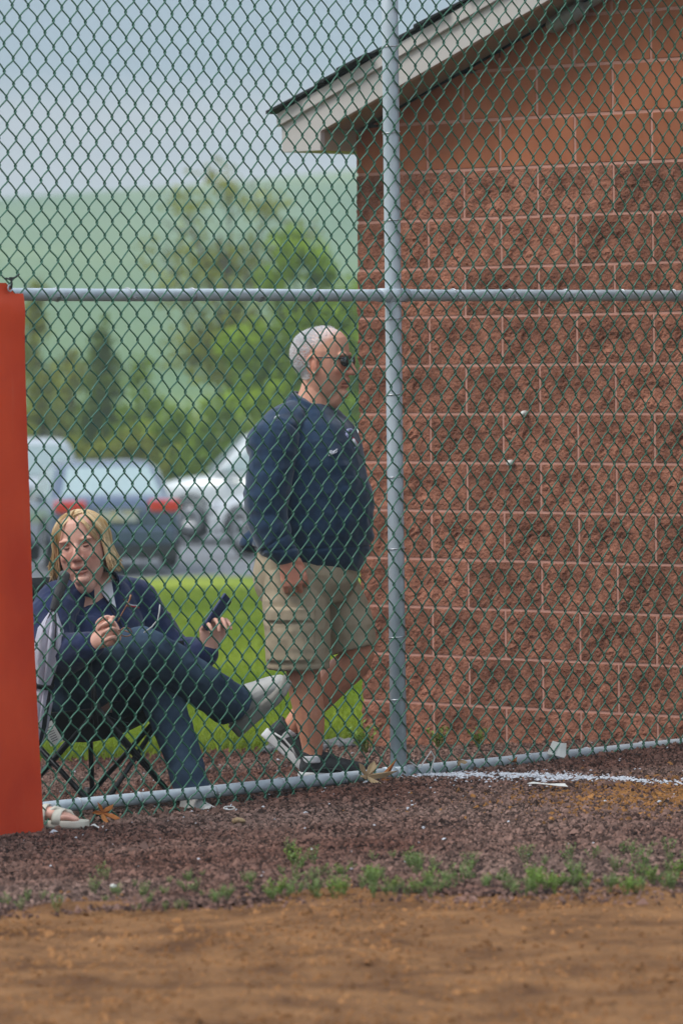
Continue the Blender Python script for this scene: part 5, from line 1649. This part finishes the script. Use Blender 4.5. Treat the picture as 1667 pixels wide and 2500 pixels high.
# ================================================================== FOLDING CHAIR
m_chair_tube = M('black_steel_tube', lin(30, 31, 33), rough=0.4, var=.15, scale=20, metal=.3)
m_chair_cloth = M('black_polyester', lin(26, 28, 32), rough=0.85, var=.15, scale=30, bump=.4, bscale=500, bdist=.001)
m_joint = M('joint_plastic', lin(38, 39, 40), rough=0.55, var=.1)
def camp_chair(loc, rz, label):
    """x forward, y left; origin on the ground under the seat"""
    root = empty('folding_chair', loc, rz)
    tag(root, label, 'chair', 'folding camp chairs behind the fence')
    a, b = .235, .195
    FLt, FRt = Vector((a - .02, b, .385)), Vector((a - .02, -b, .385))
    BLt, BRt = Vector((-a + .02, b, .34)), Vector((-a + .02, -b, .34))
    foot = {k: Vector(v) for k, v in dict(fl=(a, b, .012), fr=(a, -b, .012), bl=(-a, b, .012), br=(-a, -b, .012)).items()}
    def tube(p, q, off=(0, 0, 0)):
        o = Vector(off); return tube_obj('leg_tube', [Vector(p) + o, (Vector(p) + Vector(q)) / 2 + o, Vector(q) + o], .0095, m_chair_tube, root, 10)
    tube(foot['fl'], FRt, (.012, 0, 0)); tube(foot['fr'], FLt, (-.012, 0, 0))
    tube(foot['bl'], BRt, (-.012, 0, 0)); tube(foot['br'], BLt, (.012, 0, 0))
    tube(foot['fl'], BLt, (0, .012, 0)); tube(foot['bl'], FLt, (0, -.012, 0))
    tube(foot['fr'], BRt, (0, -.012, 0)); tube(foot['br'], FRt, (0, .012, 0))
    for s in (-1, 1):
        tube_obj('back_post', [(-a + .02, s * b, .05), (-a + .01, s * b, .36), (-a - .10, s * (b + .015), .62), (-a - .16, s * (b + .02), .84)], .0095, m_chair_tube, root, 10)
        tube_obj('arm_post', [(a - .02, s * b, .30), (a - .01, s * (b + .02), .45), (a - .03, s * (b + .03), .585)], .0095, m_chair_tube, root, 10)
        V, F = [], []
        for i in range(9):
            f = i / 8
            x = -a - .06 + (a + .03 + a) * f; z = .60 - .035 * math.sin(math.pi * f)
            for (dy, dz) in ((-.036, -.008), (-.036, .008), (.036, .008), (.036, -.008)):
                V.append((x, s * (b + .03) + dy * (1.1 if i > 5 else .85), z + dz))
        for i in range(8):
            for k in range(4):
                F.append((i * 4 + k, i * 4 + (k + 1) % 4, i * 4 + 4 + (k + 1) % 4, i * 4 + 4 + k))
        F += [(3, 2, 1, 0), (32, 33, 34, 35)]
        ar = obj('armrest', V, F, m_chair_cloth, root, True)
    for k, f_ in foot.items():
        V, F = tube_geo([f_ + Vector((0, 0, -.014)), f_ + Vector((0, 0, .0)), f_ + Vector((0, 0, .04))], [.021, .021, .014], 12)
        obj('foot_cap', V, F, m_joint, root, True)
    for p in (FLt, FRt, BLt, BRt):
        V, F = tube_geo([p + Vector((0, 0, -.025)), p + Vector((0, 0, .025))], .016, 10); obj('corner_joint', V, F, m_joint, root, True)
    # sagging seat and back cloth
    def cloth(nm, P):
        n_ = 13; V, F = [], []
        for sd in (0, 1):
            for j in range(n_):
                for i in range(n_):
                    p = P(i / (n_ - 1), j / (n_ - 1)); V.append((p[0] - (.003 * sd if nm == 'back_cloth' else 0), p[1], p[2] - (.004 * sd if nm == 'seat_cloth' else 0)))
        for j in range(n_ - 1):
            for i in range(n_ - 1):
                q = j * n_ + i; F.append((q, q + 1, q + n_ + 1, q + n_)); F.append((n_ * n_ + q, n_ * n_ + q + n_, n_ * n_ + q + n_ + 1, n_ * n_ + q + 1))
        for q in range(n_ - 1):
            m = n_ * n_
            F.append((q + 1, q, m + q, m + q + 1)); w_ = (n_ - 1) * n_ + q; F.append((w_, w_ + 1, m + w_ + 1, m + w_))
            w_ = q * n_; F.append((w_, w_ + n_, m + w_ + n_, m + w_)); w_ = q * n_ + n_ - 1; F.append((w_ + n_, w_, m + w_, m + w_ + n_))
        return obj(nm, V, F, m_chair_cloth, root, True)
    cloth('seat_cloth', lambda i, j: (-a + .02 + (2 * a - .03) * i, (2 * j - 1) * (b + .01), (.34 + .05 * i) - .115 * math.sin(math.pi * j) ** .8 * (.55 + .45 * math.sin(math.pi * min(1, i * .9 + .1)))))
    cloth('back_cloth', lambda i, j: (-a + .015 - .175 * i - .06 * math.sin(math.pi * j) * (1 - .4 * i), (2 * j - 1) * (b + .018 * i), .36 + .47 * i))
    return root
CH_RZ = math.atan2(FN.y, FN.x)
cz = gz1(-.91, 18.32)
chair = camp_chair((-.91, 18.32, cz + .012), CH_RZ, 'black folding camp chair with crossed legs that the woman sits in')
# sewn-in label hanging off the seat corner
lt = MB(); V = []
pl = chair.matrix_basis.inverted() @ (at(128, 1790, 18.12))
scrap_l = scrap((0, 0, 0), .05, .085, 'x', (0, 0, 0), name='care_label', bend=.12)
for k in ('label', 'category'): del scrap_l[k]
scrap_l.parent = chair; scrap_l.location = pl; scrap_l.rotation_euler = (R(80), R(-24), -CH_RZ + R(10))
ink = M('label_ink', lin(70, 70, 74), rough=.9)
for q in range(7):
    o = MB().box((-.014, -.029 + q * .0085, .0062), (.010, -.0265 + q * .0085, .0068)).build('print_line', ink, scrap_l)

# ================================================================== SEATED WOMAN
def build_woman():
    Y0 = 18.32
    b0 = at(250, 1978, Y0); A = Vector((b0.x, Y0, gz1(b0.x, Y0) + .012))
    J = lambda x, y, v=0.0: tuple(at(x, y, Y0 + v) - A)
    f, l = FN, FD
    HM = basis((-.16, -.98, -.02), (-.15, 0, 1), J(202, 1345, .03)) @ Matrix.Diagonal((1.07, 1.15, 1.07, 1))
    body = Org()
    body.xf(head_org(True), HM)
    body.limb([J(206, 1385, .05), J(214, 1420, .07), J(222, 1455, .10)], [(.054, .054), (.056, .055), (.085, .075)], ref=tuple(l))
    body.limb([J(224, 1455, .10), J(232, 1520, .12), J(225, 1600, .10), J(205, 1690, .08)], [(.14, .09), (.16, .12), (.16, .13), (.15, .13)], ref=tuple(l))
    body.blob(J(208, 1412, .01), (.045, .045, .03))
    # arms
    wr, wl2 = J(228, 1572, -.36), J(507, 1592, .04)
    body.limb([J(140, 1470, -.02), J(128, 1540, -.10), J(132, 1598, -.18), J(185, 1590, -.28), wr], [.05, .046, .040, .036, .025])
    body.limb([J(335, 1470, .22), J(380, 1540, .24), J(430, 1592, .20), J(470, 1596, .12), wl2], [.05, .046, .040, .036, .025])
    hand_org(body, J(232, 1568, -.365), (.80, -.25, .45), (-.1, .35, .9), curls=[(70, 85, 50), (74, 88, 50), (76, 88, 50), (78, 86, 50)], flip=1, scale=1.12, thumb=(.9, .25, .5))
    hand_org(body, J(510, 1588, .03), (.10, .0, 1), (.82, .55, .1), curls=[(46, 62, 30), (52, 64, 34), (56, 66, 34), (58, 64, 34)], flip=-1, scale=1.1, thumb=(.9, .5, .3))
    # legs (right leg crosses over)
    body.limb([J(175, 1690, .0), J(260, 1625, -.14), J(345, 1578, -.26), J(450, 1645, -.12), J(560, 1718, .02), J(590, 1738, .05)], [.085, .08, .06, .052, .038, .036])
    body.limb([J(240, 1705, .20), J(310, 1672, .08), J(385, 1655, -.05), J(425, 1780, -.13), J(462, 1915, -.20), J(465, 1940, -.21)], [.085, .08, .06, .052, .038, .036])
    carve = face_carve(HM, True)
    person = body.build('person', m_skin, None, voxel=.0036, smooth=4, post=carve, color=skin_color(SKIN_W, HM, True))
    person.location = A
    tag(person, 'blonde woman in navy pullover and jeans sitting cross-legged holding a phone', 'person')
    # jeans
    je = Org()
    je.limb([J(172, 1700, .0), J(255, 1632, -.14), J(340, 1585, -.255), J(395, 1606, -.20), J(470, 1658, -.10), J(568, 1722, .03)],
            [(.100, .105), (.094, .100), (.080, .082), (.074, .078), (.074, .080), (.072, .096)], ref=(0, 0, 1), n=22, round_ends=False)
    je.blob(J(342, 1585, -.25), (.078, .078, .074))
    je.limb([J(235, 1712, .20), J(310, 1680, .08), J(378, 1664, -.045), J(398, 1710, -.09), J(430, 1800, -.14), J(462, 1900, -.195), J(470, 1934, -.21)],
            [.098, .092, .080, .072, .066, .062, .066], n=22, round_ends=False)
    je.limb([J(175, 1685, .02), J(205, 1700, .09), J(240, 1698, .19)], [.105, .12, .105], n=20)
    def jpost(co, nr):
        co = folds(co, nr, .0075, [((9, 9, 9), .55, 101), ((5, 14, 14), .45, 102), ((22, 22, 22), .25, 103)])
        for (kx, ky, kv, ax) in ((345, 1580, -.26, 0), (384, 1662, -.05, 1)):
            p = np.array(J(kx, ky, kv)); d = np.linalg.norm(co - p, axis=1)
            g = np.exp(-(d / .13) ** 2)
            co = co + nr * (g * .0045 * np.sin((co[:, 0] * 70 + co[:, 2] * (60 if ax == 0 else 30))))[:, None]
        return co
    je.build('jeans', m_jeans, person, voxel=.0052, smooth=3, post=jpost)
    # pullover
    pu = Org(); rl = tuple(l)
    pu.limb([J(205, 1700, .08), J(212, 1650, .085), J(228, 1580, .10), J(236, 1510, .115), J(234, 1470, .11), J(228, 1447, .10), J(224, 1432, .09)],
            [(.185, .16), (.195, .175), (.198, .168), (.195, .140), (.165, .110), (.110, .085), (.075, .066)], ref=rl, n=26, round_ends=False)
    pu.limb([J(180, 1452, .03), J(140, 1475, -.02), J(125, 1540, -.10), J(130, 1600, -.18), J(178, 1592, -.275), J(216, 1578, -.34)], [(.06, .065), (.078, .078), (.076, .076), (.068, .070), (.060, .062), (.044, .046)], n=20)
    pu.limb([J(290, 1452, .18), J(335, 1475, .22), J(382, 1545, .24), J(432, 1598, .20), J(470, 1600, .12), J(498, 1596, .05)], [(.06, .065), (.078, .078), (.074, .074), (.066, .068), (.060, .060), (.046, .046)], n=20)
    def ppost(co, nr):
        co = folds(co, nr, .0105, [((4, 4, 9), .6, 111), ((8, 8, 8), .5, 112), ((18, 18, 24), .3, 113)])
        return co
    pull = pu.build('pullover', m_navy2, person, voxel=.0055, smooth=4, post=ppost)
    # standing collar, open at the front, folded over on her left
    NC = Vector(J(222, 1418, .085))
    V, F = [], []
    m = 30
    for q in range(m + 1):
        a = R(40) + R(280) * q / m              # angle from her front, gap at the throat
        dirv = f * math.cos(a) + l * math.sin(a)
        frontness = max(0, math.cos(a))
        c = NC + Vector((0, 0, -.040 * frontness)) + f * .008
        for (r_, z_) in ((.102, -.030), (.096, .016), (.090, .044), (.083, .044), (.088, .015), (.092, -.030)):
            V.append(tuple(c + dirv * (r_ + .010 * frontness) + Vector((0, 0, z_))))
    for q in range(m):
        for k in range(6):
            k2 = (k + 1) % 6
            F.append((q * 6 + k, q * 6 + k2, q * 6 + 6 + k2, q * 6 + 6 + k))
    F.append((5, 4, 3, 2, 1, 0)); F.append(tuple(m * 6 + k for k in range(6)))
    co_ = obj('collar', V, F, m_navy2, pull, True)
    # open zip lapels and the white shirt between them
    tri = [J(232, 1425, -.02), J(262, 1435, .0), J(283, 1478, -.06), J(250, 1448, -.04)]
    bvh = BVHTree.FromPolygons([v.co for v in pull.data.vertices], [p.vertices for p in pull.data.polygons])
    O_ = Vector((0, 0, CAM_H)) - A
    def lay(x, y, lift=.003, far=.6):
        tgt = Vector(J(x, y)); d = (tgt - O_).normalized(); hit = bvh.ray_cast(O_, d)
        return hit[0] - d * lift if hit[0] is not None else tgt
    V, F = [], []
    n_ = 7
    for j in range(n_):
        for i in range(n_):
            u_, v_ = i / (n_ - 1), j / (n_ - 1)
            top = Vector((238, 1436)).lerp(Vector((272, 1420)), u_); bot = Vector((285, 1492))
            q = top.lerp(bot, v_ * .98)
            V.append(tuple(lay(q.x, q.y, .012)))
    for j in range(n_ - 1):
        for i in range(n_ - 1):
            a = j * n_ + i; F.append((a, a + 1, a + n_ + 1, a + n_))
    o = obj('shirt_front', V, F, m_white_tee, pull, True); sd = o.modifiers.new('s', 'SOLIDIFY'); sd.thickness = .003
    # zip edge and embroidery
    m_zip = M('dark_zip', lin(24, 30, 48), rough=.6)
    mb = MB(); mb.tube([lay(*p) for p in ((250, 1446), (262, 1468), (275, 1492), (290, 1512), (298, 1530))], .0035, 6); mb.build('zip_flap', m_zip, pull, True)
    m_er = M('embroidery_red', lin(200, 46, 60), rough=.8); m_ew = M('embroidery_white', lin(220, 222, 230), rough=.8)
    em = empty('embroidery', (0, 0, 0), 0, pull)
    for mt, pts in ((m_er, ((303, 1463), (309, 1471), (316, 1479), (322, 1480))), (m_ew, ((307, 1466), (313, 1473), (319, 1477), (325, 1478), (336, 1479))), (m_er, ((312, 1479), (322, 1481), (332, 1481), (340, 1484)))):
        mb = MB(); mb.tube([lay(*p) for p in pts], .0028, 5); mb.build('stitching', mt, em, True)
    mb = MB()
    for p in ((272, 1418), (280, 1420), (286, 1421), (291, 1421), (298, 1419)):
        q = lay(*p); mb.tube([q - Vector((.002, 0, 0)), q + Vector((.003, 0, .001))], .0022, 5)
    mb.build('collar_stitching', m_ew, em, True)
    # eyes, lids and mouth
    m_lash = M('lash_line', lin(58, 40, 34), rough=.7); m_mouth = M('mouth_inside', lin(66, 26, 24), rough=.6)
    S = lambda x, y, z: tuple(HM @ Vector((x, y, z)))
    for s in (-1, 1):
        lid = Org(); lid.blob((.0765, s * .031, .021), (.0115, .0125, .0075), n=12)
        Org().xf(lid, HM).build('eyelid', m_skin, person, voxel=.0025, smooth=1, color=lambda co: np.tile(SKIN_W * np.array([.95, .85, .82]), (len(co), 1)))
        tube_obj('lash_line', [S(.0800, s * .0190, .0180), S(.0872, s * .026, .0165), S(.0878, s * .033, .0165), S(.0820, s * .0425, .0190)], [.0011, .0018, .0018, .0011], m_lash, person, 6)
        tube_obj('eyelid_crease', [S(.082, s * .020, .0265), S(.0875, s * .028, .0290), S(.0870, s * .036, .0285), S(.081, s * .0435, .0255)], [.0006, .001, .001, .0006], M('lid_crease', lin(150, 96, 80), rough=.7), person, 5)
    tube_obj('mouth', [S(.083, -.021, -.0600), S(.0955, -.008, -.0602), S(.0965, .006, -.0605), S(.085, .020, -.0595)], [.001, .0030, .0032, .001], m_mouth, person, 8)
    # blonde hair, parted on top, falling to the shoulders
    rnd = random.Random(9)
    paths = []
    cE = Vector((-.014, 0, .036))
    for i in range(1500):
        s = 1 if i % 2 else -1
        th0 = R(rnd.uniform(14, 176)); front = th0 < R(62)
        px = rnd.uniform(.035, .075) if front else rnd.uniform(-.07, .05)
        lift = rnd.uniform(.002, .017)
        rx, ry, rz = .099 + lift, .079 + lift, .090 + lift
        pts = []
        th_end = max(th0, R(rnd.uniform(70, 84))) if front else th0
        for q, pol in enumerate((8, 24, 42, 62, 82, 98)):
            t = q / 5
            th = th0 + (th_end - th0) * t ** .8
            p = math.radians(pol)
            v = cE + Vector((rx * math.sin(p) * math.cos(th), s * ry * math.sin(p) * math.sin(th), rz * math.cos(p)))
            if q == 0: v = Vector((min(px, .07), s * .004, cE.z + rz * (1 - .35 * (px / .1) ** 2)))
            pts.append(v)
        e = pts[-1]
        out = Vector((math.cos(th_end), s * math.sin(th_end), 0))
        L_ = rnd.uniform(.070, .112) - (.015 if front else 0)
        fl = rnd.uniform(.0, .022)
        pts.append(e + Vector((0, 0, -L_ * .45)) + out * fl * .4 + Vector((0, 0, 0)))
        pts.append(e + Vector((0, 0, -L_ * .8)) + out * fl * .9)
        pts.append(e + Vector((0, 0, -L_)) + out * (fl * 1.2 + rnd.uniform(-.006, .006)))
        paths.append([S(*v) for v in spline(pts, [.004] * len(pts), 2)[0]])
    for i in range(40):                                                   # thin fringe swept across the forehead
        s = 1 if i % 2 else -1
        y0 = s * rnd.uniform(0, .02); y1 = s * rnd.uniform(.060, .074)
        z1 = rnd.uniform(.020, .055)
        pts = [Vector((.050, y0, .121)), Vector((.079, y0 + (y1 - y0) * .45, .100)), Vector((.088 - .25 * abs(y1 * .6), y0 + (y1 - y0) * .75, (.098 + z1) / 2)), Vector((.088 - .42 * abs(y1), y1, z1))]
        paths.append([S(*v) for v in spline(pts, [.003] * 4, 3)[0]])
    locks('hair', paths, m_hair_blond, person, r=.0023, n=4)
    # shoes
    h1 = Vector(J(590, 1792, .07)); t1 = Vector(J(694, 1702, .03)); dd = (t1 - h1).normalized()
    upv = Vector((-.62, -.10, .78))
    shoe(person, h1, dd, upv, .262, m_shoe_white, m_sole_grey, width=.112, lace=m_sole_grey, hk=1.55)
    h2 = Vector(J(452, 1966, -.19)); h2.z = -.030
    shoe(person, h2, (.55, -.83, 0), (0, 0, 1), .235, m_shoe_white, m_sole_grey, width=.096, lace=m_shoe_white)
    # things in her hands
    m_case = M('blue_phone_case', lin(40, 56, 100), rough=.45, var=.06); m_screen = M('phone_glass', lin(20, 22, 28), rough=.08)
    ph_o = Vector(J(530, 1497, .015)) + A
    up_ = (Vector(J(556, 1458, .03)) - Vector(J(503, 1536, .0))).normalized()
    fc = Vector((.95, -.28, .1)); fc = (fc - up_ * fc.dot(up_)).normalized(); rt = up_.cross(fc)
    PM = Matrix(((rt.x, fc.x, up_.x, ph_o.x), (rt.y, fc.y, up_.y, ph_o.y), (rt.z, fc.z, up_.z, ph_o.z), (0, 0, 0, 1)))
    ph = empty('phone'); ph.matrix_basis = PM
    tag(ph, 'dark blue cased phone held up in the left hand of the woman', 'phone')
    MB().box((-.036, -.0055, -.074), (.036, .0055, .074)).build('case', m_case, ph, bevel=.006, seg=3)
    MB().box((-.032, -.0066, -.070), (.032, -.0057, .070)).build('screen', m_screen, ph)
    MB().box((.012, .0054, .045), (.032, .0072, .066)).build('camera_bump', m_screen, ph, bevel=.0015)
    # spectacles held by the bridge
    m_spec = M('tortoiseshell', lin(112, 66, 40), rough=.35, c2=lin(186, 132, 90), scale=60)
    gl = empty('eyeglasses', Vector(J(285, 1535, -.40)) + A)
    tag(gl, 'brown eyeglasses held in the fist of the woman with both temples sticking up', 'eyeglasses')
    G = lambda x, y, v: Vector(J(x, y, v)) - Vector(J(285, 1535, -.40))
    tube_obj('temple', [G(288, 1518, -.40), G(300, 1495, -.40), G(312, 1474, -.40), G(318, 1462, -.40), G(320, 1452, -.40)], [.0022, .0019, .0019, .0034, .0034], m_spec, gl, 8)
    m_pale = M('pale_temple', lin(200, 202, 200), rough=.3, var=.05)
    tube_obj('temple', [G(352, 1545, -.36), G(372, 1530, -.36), G(386, 1512, -.36), G(390, 1492, -.36), G(391, 1476, -.36)], [.0026, .0026, .0022, .0028, .0024], m_pale, gl, 8)
    tube_obj('bridge', [G(276, 1540, -.40), G(300, 1538, -.41), G(320, 1545, -.41)], .0022, m_spec, gl, 8)
    for (cx_, cy_) in ((308, 1543),):
        ring = [G(cx_ + 14 * math.cos(a), cy_ + 11 * math.sin(a), -.40 + .02 * math.cos(a)) for a in [2 * math.pi * k / 16 for k in range(17)]]
        r_ = tube_obj('rim', ring, .0020, m_spec, gl, 6)
    return person
woman = build_woman()

# ================================================================== FOLDED UMBRELLA leaning on the chair
def build_umbrella():
    m_grip = M('grey_foam_grip', lin(78, 80, 82), rough=.75, var=.1, scale=30, bump=.2, bscale=200, bdist=.001)
    m_can = M('white_umbrella_cloth', lin(206, 206, 222), rough=.7, var=.05, scale=12)
    m_trim = M('black_umbrella_panel', lin(30, 32, 36), rough=.7, var=.1)
    Yu = 18.02
    top, sh_, bot = at(160, 1398, Yu), at(132, 1492, Yu), at(84, 1860, Yu + .05)
    root = empty('umbrella', bot)
    tag(root, 'folded white and black umbrella with grey grip leaning on the chair by the banner', 'umbrella')
    L_ = lambda p: tuple(Vector(p) - bot)
    ax = (Vector(top) - Vector(sh_)).normalized()
    tube_obj('grip', [L_(sh_), L_(sh_ + ax * .01), L_(sh_.lerp(top, .5)), L_(top - ax * .01), L_(top), L_(top + ax * .006)], [.012, .017, .0185, .0205, .0175, .008], m_grip, root, 16)
    d = (Vector(bot) - Vector(sh_)).normalized()
    tube_obj('shaft', [L_(sh_ + ax * .01), L_(bot)], .006, m_trim, root, 8)
    a0 = d.orthogonal().normalized(); b0 = d.cross(a0)
    total = (Vector(bot) - Vector(sh_)).length
    prof = [(.0, .012), (.05, .026), (.12, .046), (.22, .052), (.34, .046), (.47, .030), (.52, .026), (.60, .036), (.75, .034), (.90, .020), (1.0, .008)]
    V, F = [], []
    n = 48
    for (t, r) in prof:
        c = Vector(sh_) + d * total * t
        for k in range(n):
            a = 2 * math.pi * k / n + t * 1.3
            rr = r * (.78 + .26 * math.cos(8 * a + t * 3) + .10 * math.sin(3 * a + 5 * t))
            p = c + a0 * math.cos(a) * rr + b0 * math.sin(a) * rr
            V.append(L_(p))
    w_, k_ = [], []
    for j in range(len(prof) - 1):
        for k in range(n):
            k2 = (k + 1) % n
            q = (j * n + k, j * n + k2, (j + 1) * n + k2, (j + 1) * n + k)
            (k_ if ((k * 8 // n) in (1, 4)) and j > 2 else w_).append(q)
    obj('canopy', V, w_, m_can, root, True)
    obj('black_panel', V, k_, m_trim, root, True)
    c = Vector(sh_) + d * total * .495
    ring = [L_(c + a0 * math.cos(a) * .034 + b0 * math.sin(a) * .034) for a in [2 * math.pi * q / 16 for q in range(17)]]
    tube_obj('strap', ring, [(.004, .011)] * 17, m_trim, root, 8)
    for q in range(5):
        a = q * 1.25
        p0 = Vector(sh_) + a0 * math.cos(a) * .012 + b0 * math.sin(a) * .012
        tube_obj('rib', [L_(p0), L_(p0 + d * .05 + a0 * math.cos(a) * .022 + b0 * math.sin(a) * .022), L_(p0 + d * .13 + a0 * math.cos(a) * .036 + b0 * math.sin(a) * .036)], .0028, m_trim, root, 5)
    return root
build_umbrella()

# ================================================================== PERSON BEHIND THE BANNER: only a sandalled foot shows under the fence
def build_sandal_person():
    m_sand = M('cream_sandal', lin(206, 200, 184), rough=.6, var=.05, scale=20)
    m_grey_j = M('grey_trousers', lin(96, 98, 104), rough=.9, var=.1, scale=14, bump=.3, bscale=400, bdist=.001)
    ft = at(150, 2026, 17.42)
    gzf = gz1(ft.x, ft.y) + .010
    root_loc = Vector((ft.x - .62, ft.y + .30, gzf))
    f = Vector((.93, -.36, 0)).normalized()
    toe = Vector((ft.x + .072, ft.y - .01, gzf)) - root_loc
    heel = toe - f * .245
    ank = heel + f * .05 + Vector((0, 0, .085))
    knee = ank + Vector((-.24, .20, .34))
    hip = knee + Vector((-.30, .26, -.03))
    side = Vector((-f.y, f.x, 0))
    off2 = Vector((-.16, .06, 0))
    body = Org()
    sh = hip + Vector((-.10, .10, .46))
    body.xf(head_org(False), basis((.8, -.6, 0), (0, 0, 1), tuple(sh + Vector((.03, -.02, .26)))))
    body.limb([sh + Vector((.01, -.01, .17)), sh + Vector((0, 0, .06))], [.055, .07])
    body.limb([hip + off2 * .5, hip.lerp(sh, .5) + off2 * .5, sh + off2 * .25], [.16, .16, .15])
    body.limb([hip, hip.lerp(knee, .5), knee, knee.lerp(ank, .45), ank, ank - Vector((0, 0, .03))], [.085, .075, .058, .05, .034, .032])
    k2, a2, h2 = knee + off2 + Vector((0, .08, 0)), ank + off2 + Vector((-.05, .1, 0)), hip + off2
    body.limb([h2, h2.lerp(k2, .5), k2, k2.lerp(a2, .45), a2], [.085, .075, .058, .05, .036])
    body.limb([sh + off2 * -.4, sh.lerp(knee, .5) + Vector((.05, -.02, .0)), knee + Vector((-.10, .05, .09))], [.05, .045, .03])
    body.limb([sh + off2 * 1.1, sh.lerp(k2, .5) + off2 * .6, k2 + Vector((-.10, .05, .09))], [.05, .045, .03])
    hand_org(body, knee + Vector((-.10, .05, .09)), (.6, -.3, -.2), (0, .5, .2), curl=(20, 25, 20), flip=-1, scale=.95)
    hand_org(body, k2 + Vector((-.10, .05, .09)), (.6, -.3, -.2), (0, -.5, .2), curl=(20, 25, 20), flip=1, scale=.95)
    # foot with five toes
    for (h_, a_) in ((heel, ank), (heel + (a2 - ank), a2)):
        up = Vector((0, 0, 1))
        body.limb([a_ - up * .02, h_ + f * .06 + up * .055, h_ + f * .13 + up * .046, h_ + f * .185 + up * .036], [(.03, .034), (.034, .034), (.038, .024), (.042, .016)], ref=tuple(side))
        body.limb([h_ + f * .015 + up * .045, h_ + f * .05 + up * .05], [.028, .03])
        for q in range(5):
            yo = (q - 2) * .0175
            ln = (.062, .060, .055, .048, .040)[q]
            b_ = h_ + f * (.178 - .004 * abs(q - 1)) + side * yo + up * .034
            body.limb([b_, b_ + f * ln * .5 + up * .004, b_ + f * ln - up * .004], [.011 if q == 0 else .0085, .010 if q == 0 else .008, .009 if q == 0 else .007], k=3, n=10)
    p = body.build('person', m_skin, None, voxel=.0042, smooth=2, color=skin_color(SKIN_W))
    p.location = root_loc
    tag(p, 'person behind the orange banner, only a foot in a cream sandal showing under the rail', 'person')
    cl = Org(); cl.limb([hip + off2 * .5 - Vector((0, 0, .04)), hip.lerp(sh, .5) + off2 * .5, sh + off2 * .25 + Vector((0, 0, .03))], [.185, .185, .17])
    cl.limb([sh + off2 * -.4, sh.lerp(knee, .45) + Vector((.05, -.02, .02))], [.07, .062]); cl.limb([sh + off2 * 1.1, sh.lerp(k2, .45) + off2 * .6], [.07, .062])
    cl.build('shirt', m_navy2, p, voxel=.008, smooth=3, post=lambda c, n: folds(c, n, .008, [((6, 6, 9), 1, 5)]))
    tr = Org(); tr.limb([hip, hip.lerp(knee, .5), knee, knee.lerp(ank, .3), ank.lerp(knee, .45)], [.11, .10, .08, .068, .060]); tr.limb([h2, h2.lerp(k2, .5), k2, k2.lerp(a2, .3), a2.lerp(k2, .45)], [.11, .10, .08, .068, .060]); tr.blob(hip + off2 * .5, (.18, .16, .13))
    tr.build('trousers', m_grey_j, p, voxel=.008, smooth=3, post=lambda c, n: folds(c, n, .007, [((9, 9, 9), 1, 6)]))
    for (h_,) in ((heel,), (heel + (a2 - ank),)):
        Mx = basis(f, (0, 0, 1), tuple(h_))
        V, F = [], []
        st = [(-.010, .018), (.0, .030), (.03, .038), (.09, .036), (.15, .044), (.20, .050), (.24, .044), (.262, .028), (.270, .010)]
        ring = [(x, w) for x, w in st] + [(x, -w) for x, w in st[::-1]]; n = len(ring)
        for (z, sc) in ((0, .95), (.006, 1.0), (.022, 1.0), (.026, .93)):
            V += [tuple(Mx @ Vector((x, w * sc, z))) for x, w in ring]
        for j in range(3):
            F += [(j * n + i, j * n + (i + 1) % n, (j + 1) * n + (i + 1) % n, (j + 1) * n + i) for i in range(n)]
        F += [tuple(range(n - 1, -1, -1)), tuple(3 * n + i for i in range(n))]
        s_ = obj('sandal', V, F, m_sand, p, True)
        for (x0, x1, ht) in ((.085, .125, .078), (.150, .185, .062)):
            arc = []
            for q in range(11):
                a = math.pi * q / 10
                arc.append(tuple(Mx @ Vector(((x0 + x1) / 2, -.047 * math.cos(a), .016 + (ht - .016) * math.sin(a) ** .7))))
            V2, F2 = tube_geo(arc, [((x1 - x0) / 2, .004)] * 11, 10, True, ref=tuple(f))
            obj('strap', V2, F2, m_sand, s_, True)
        tube_obj('strap', [tuple(Mx @ Vector(q)) for q in ((.10, -.045, .03), (.15, -.01, .068), (.19, .03, .05), (.20, .048, .02))], .008, m_sand, s_, 8)
    cx, cy = root_loc.x + hip.x + off2.x * .5, root_loc.y + hip.y + off2.y * .5
    return cx, cy, gzf
cx, cy, _z = build_sandal_person()
camp_chair((cx, cy, gz1(cx, cy) + .012), math.atan2(-.5, .86), 'black folding camp chair behind the orange banner')
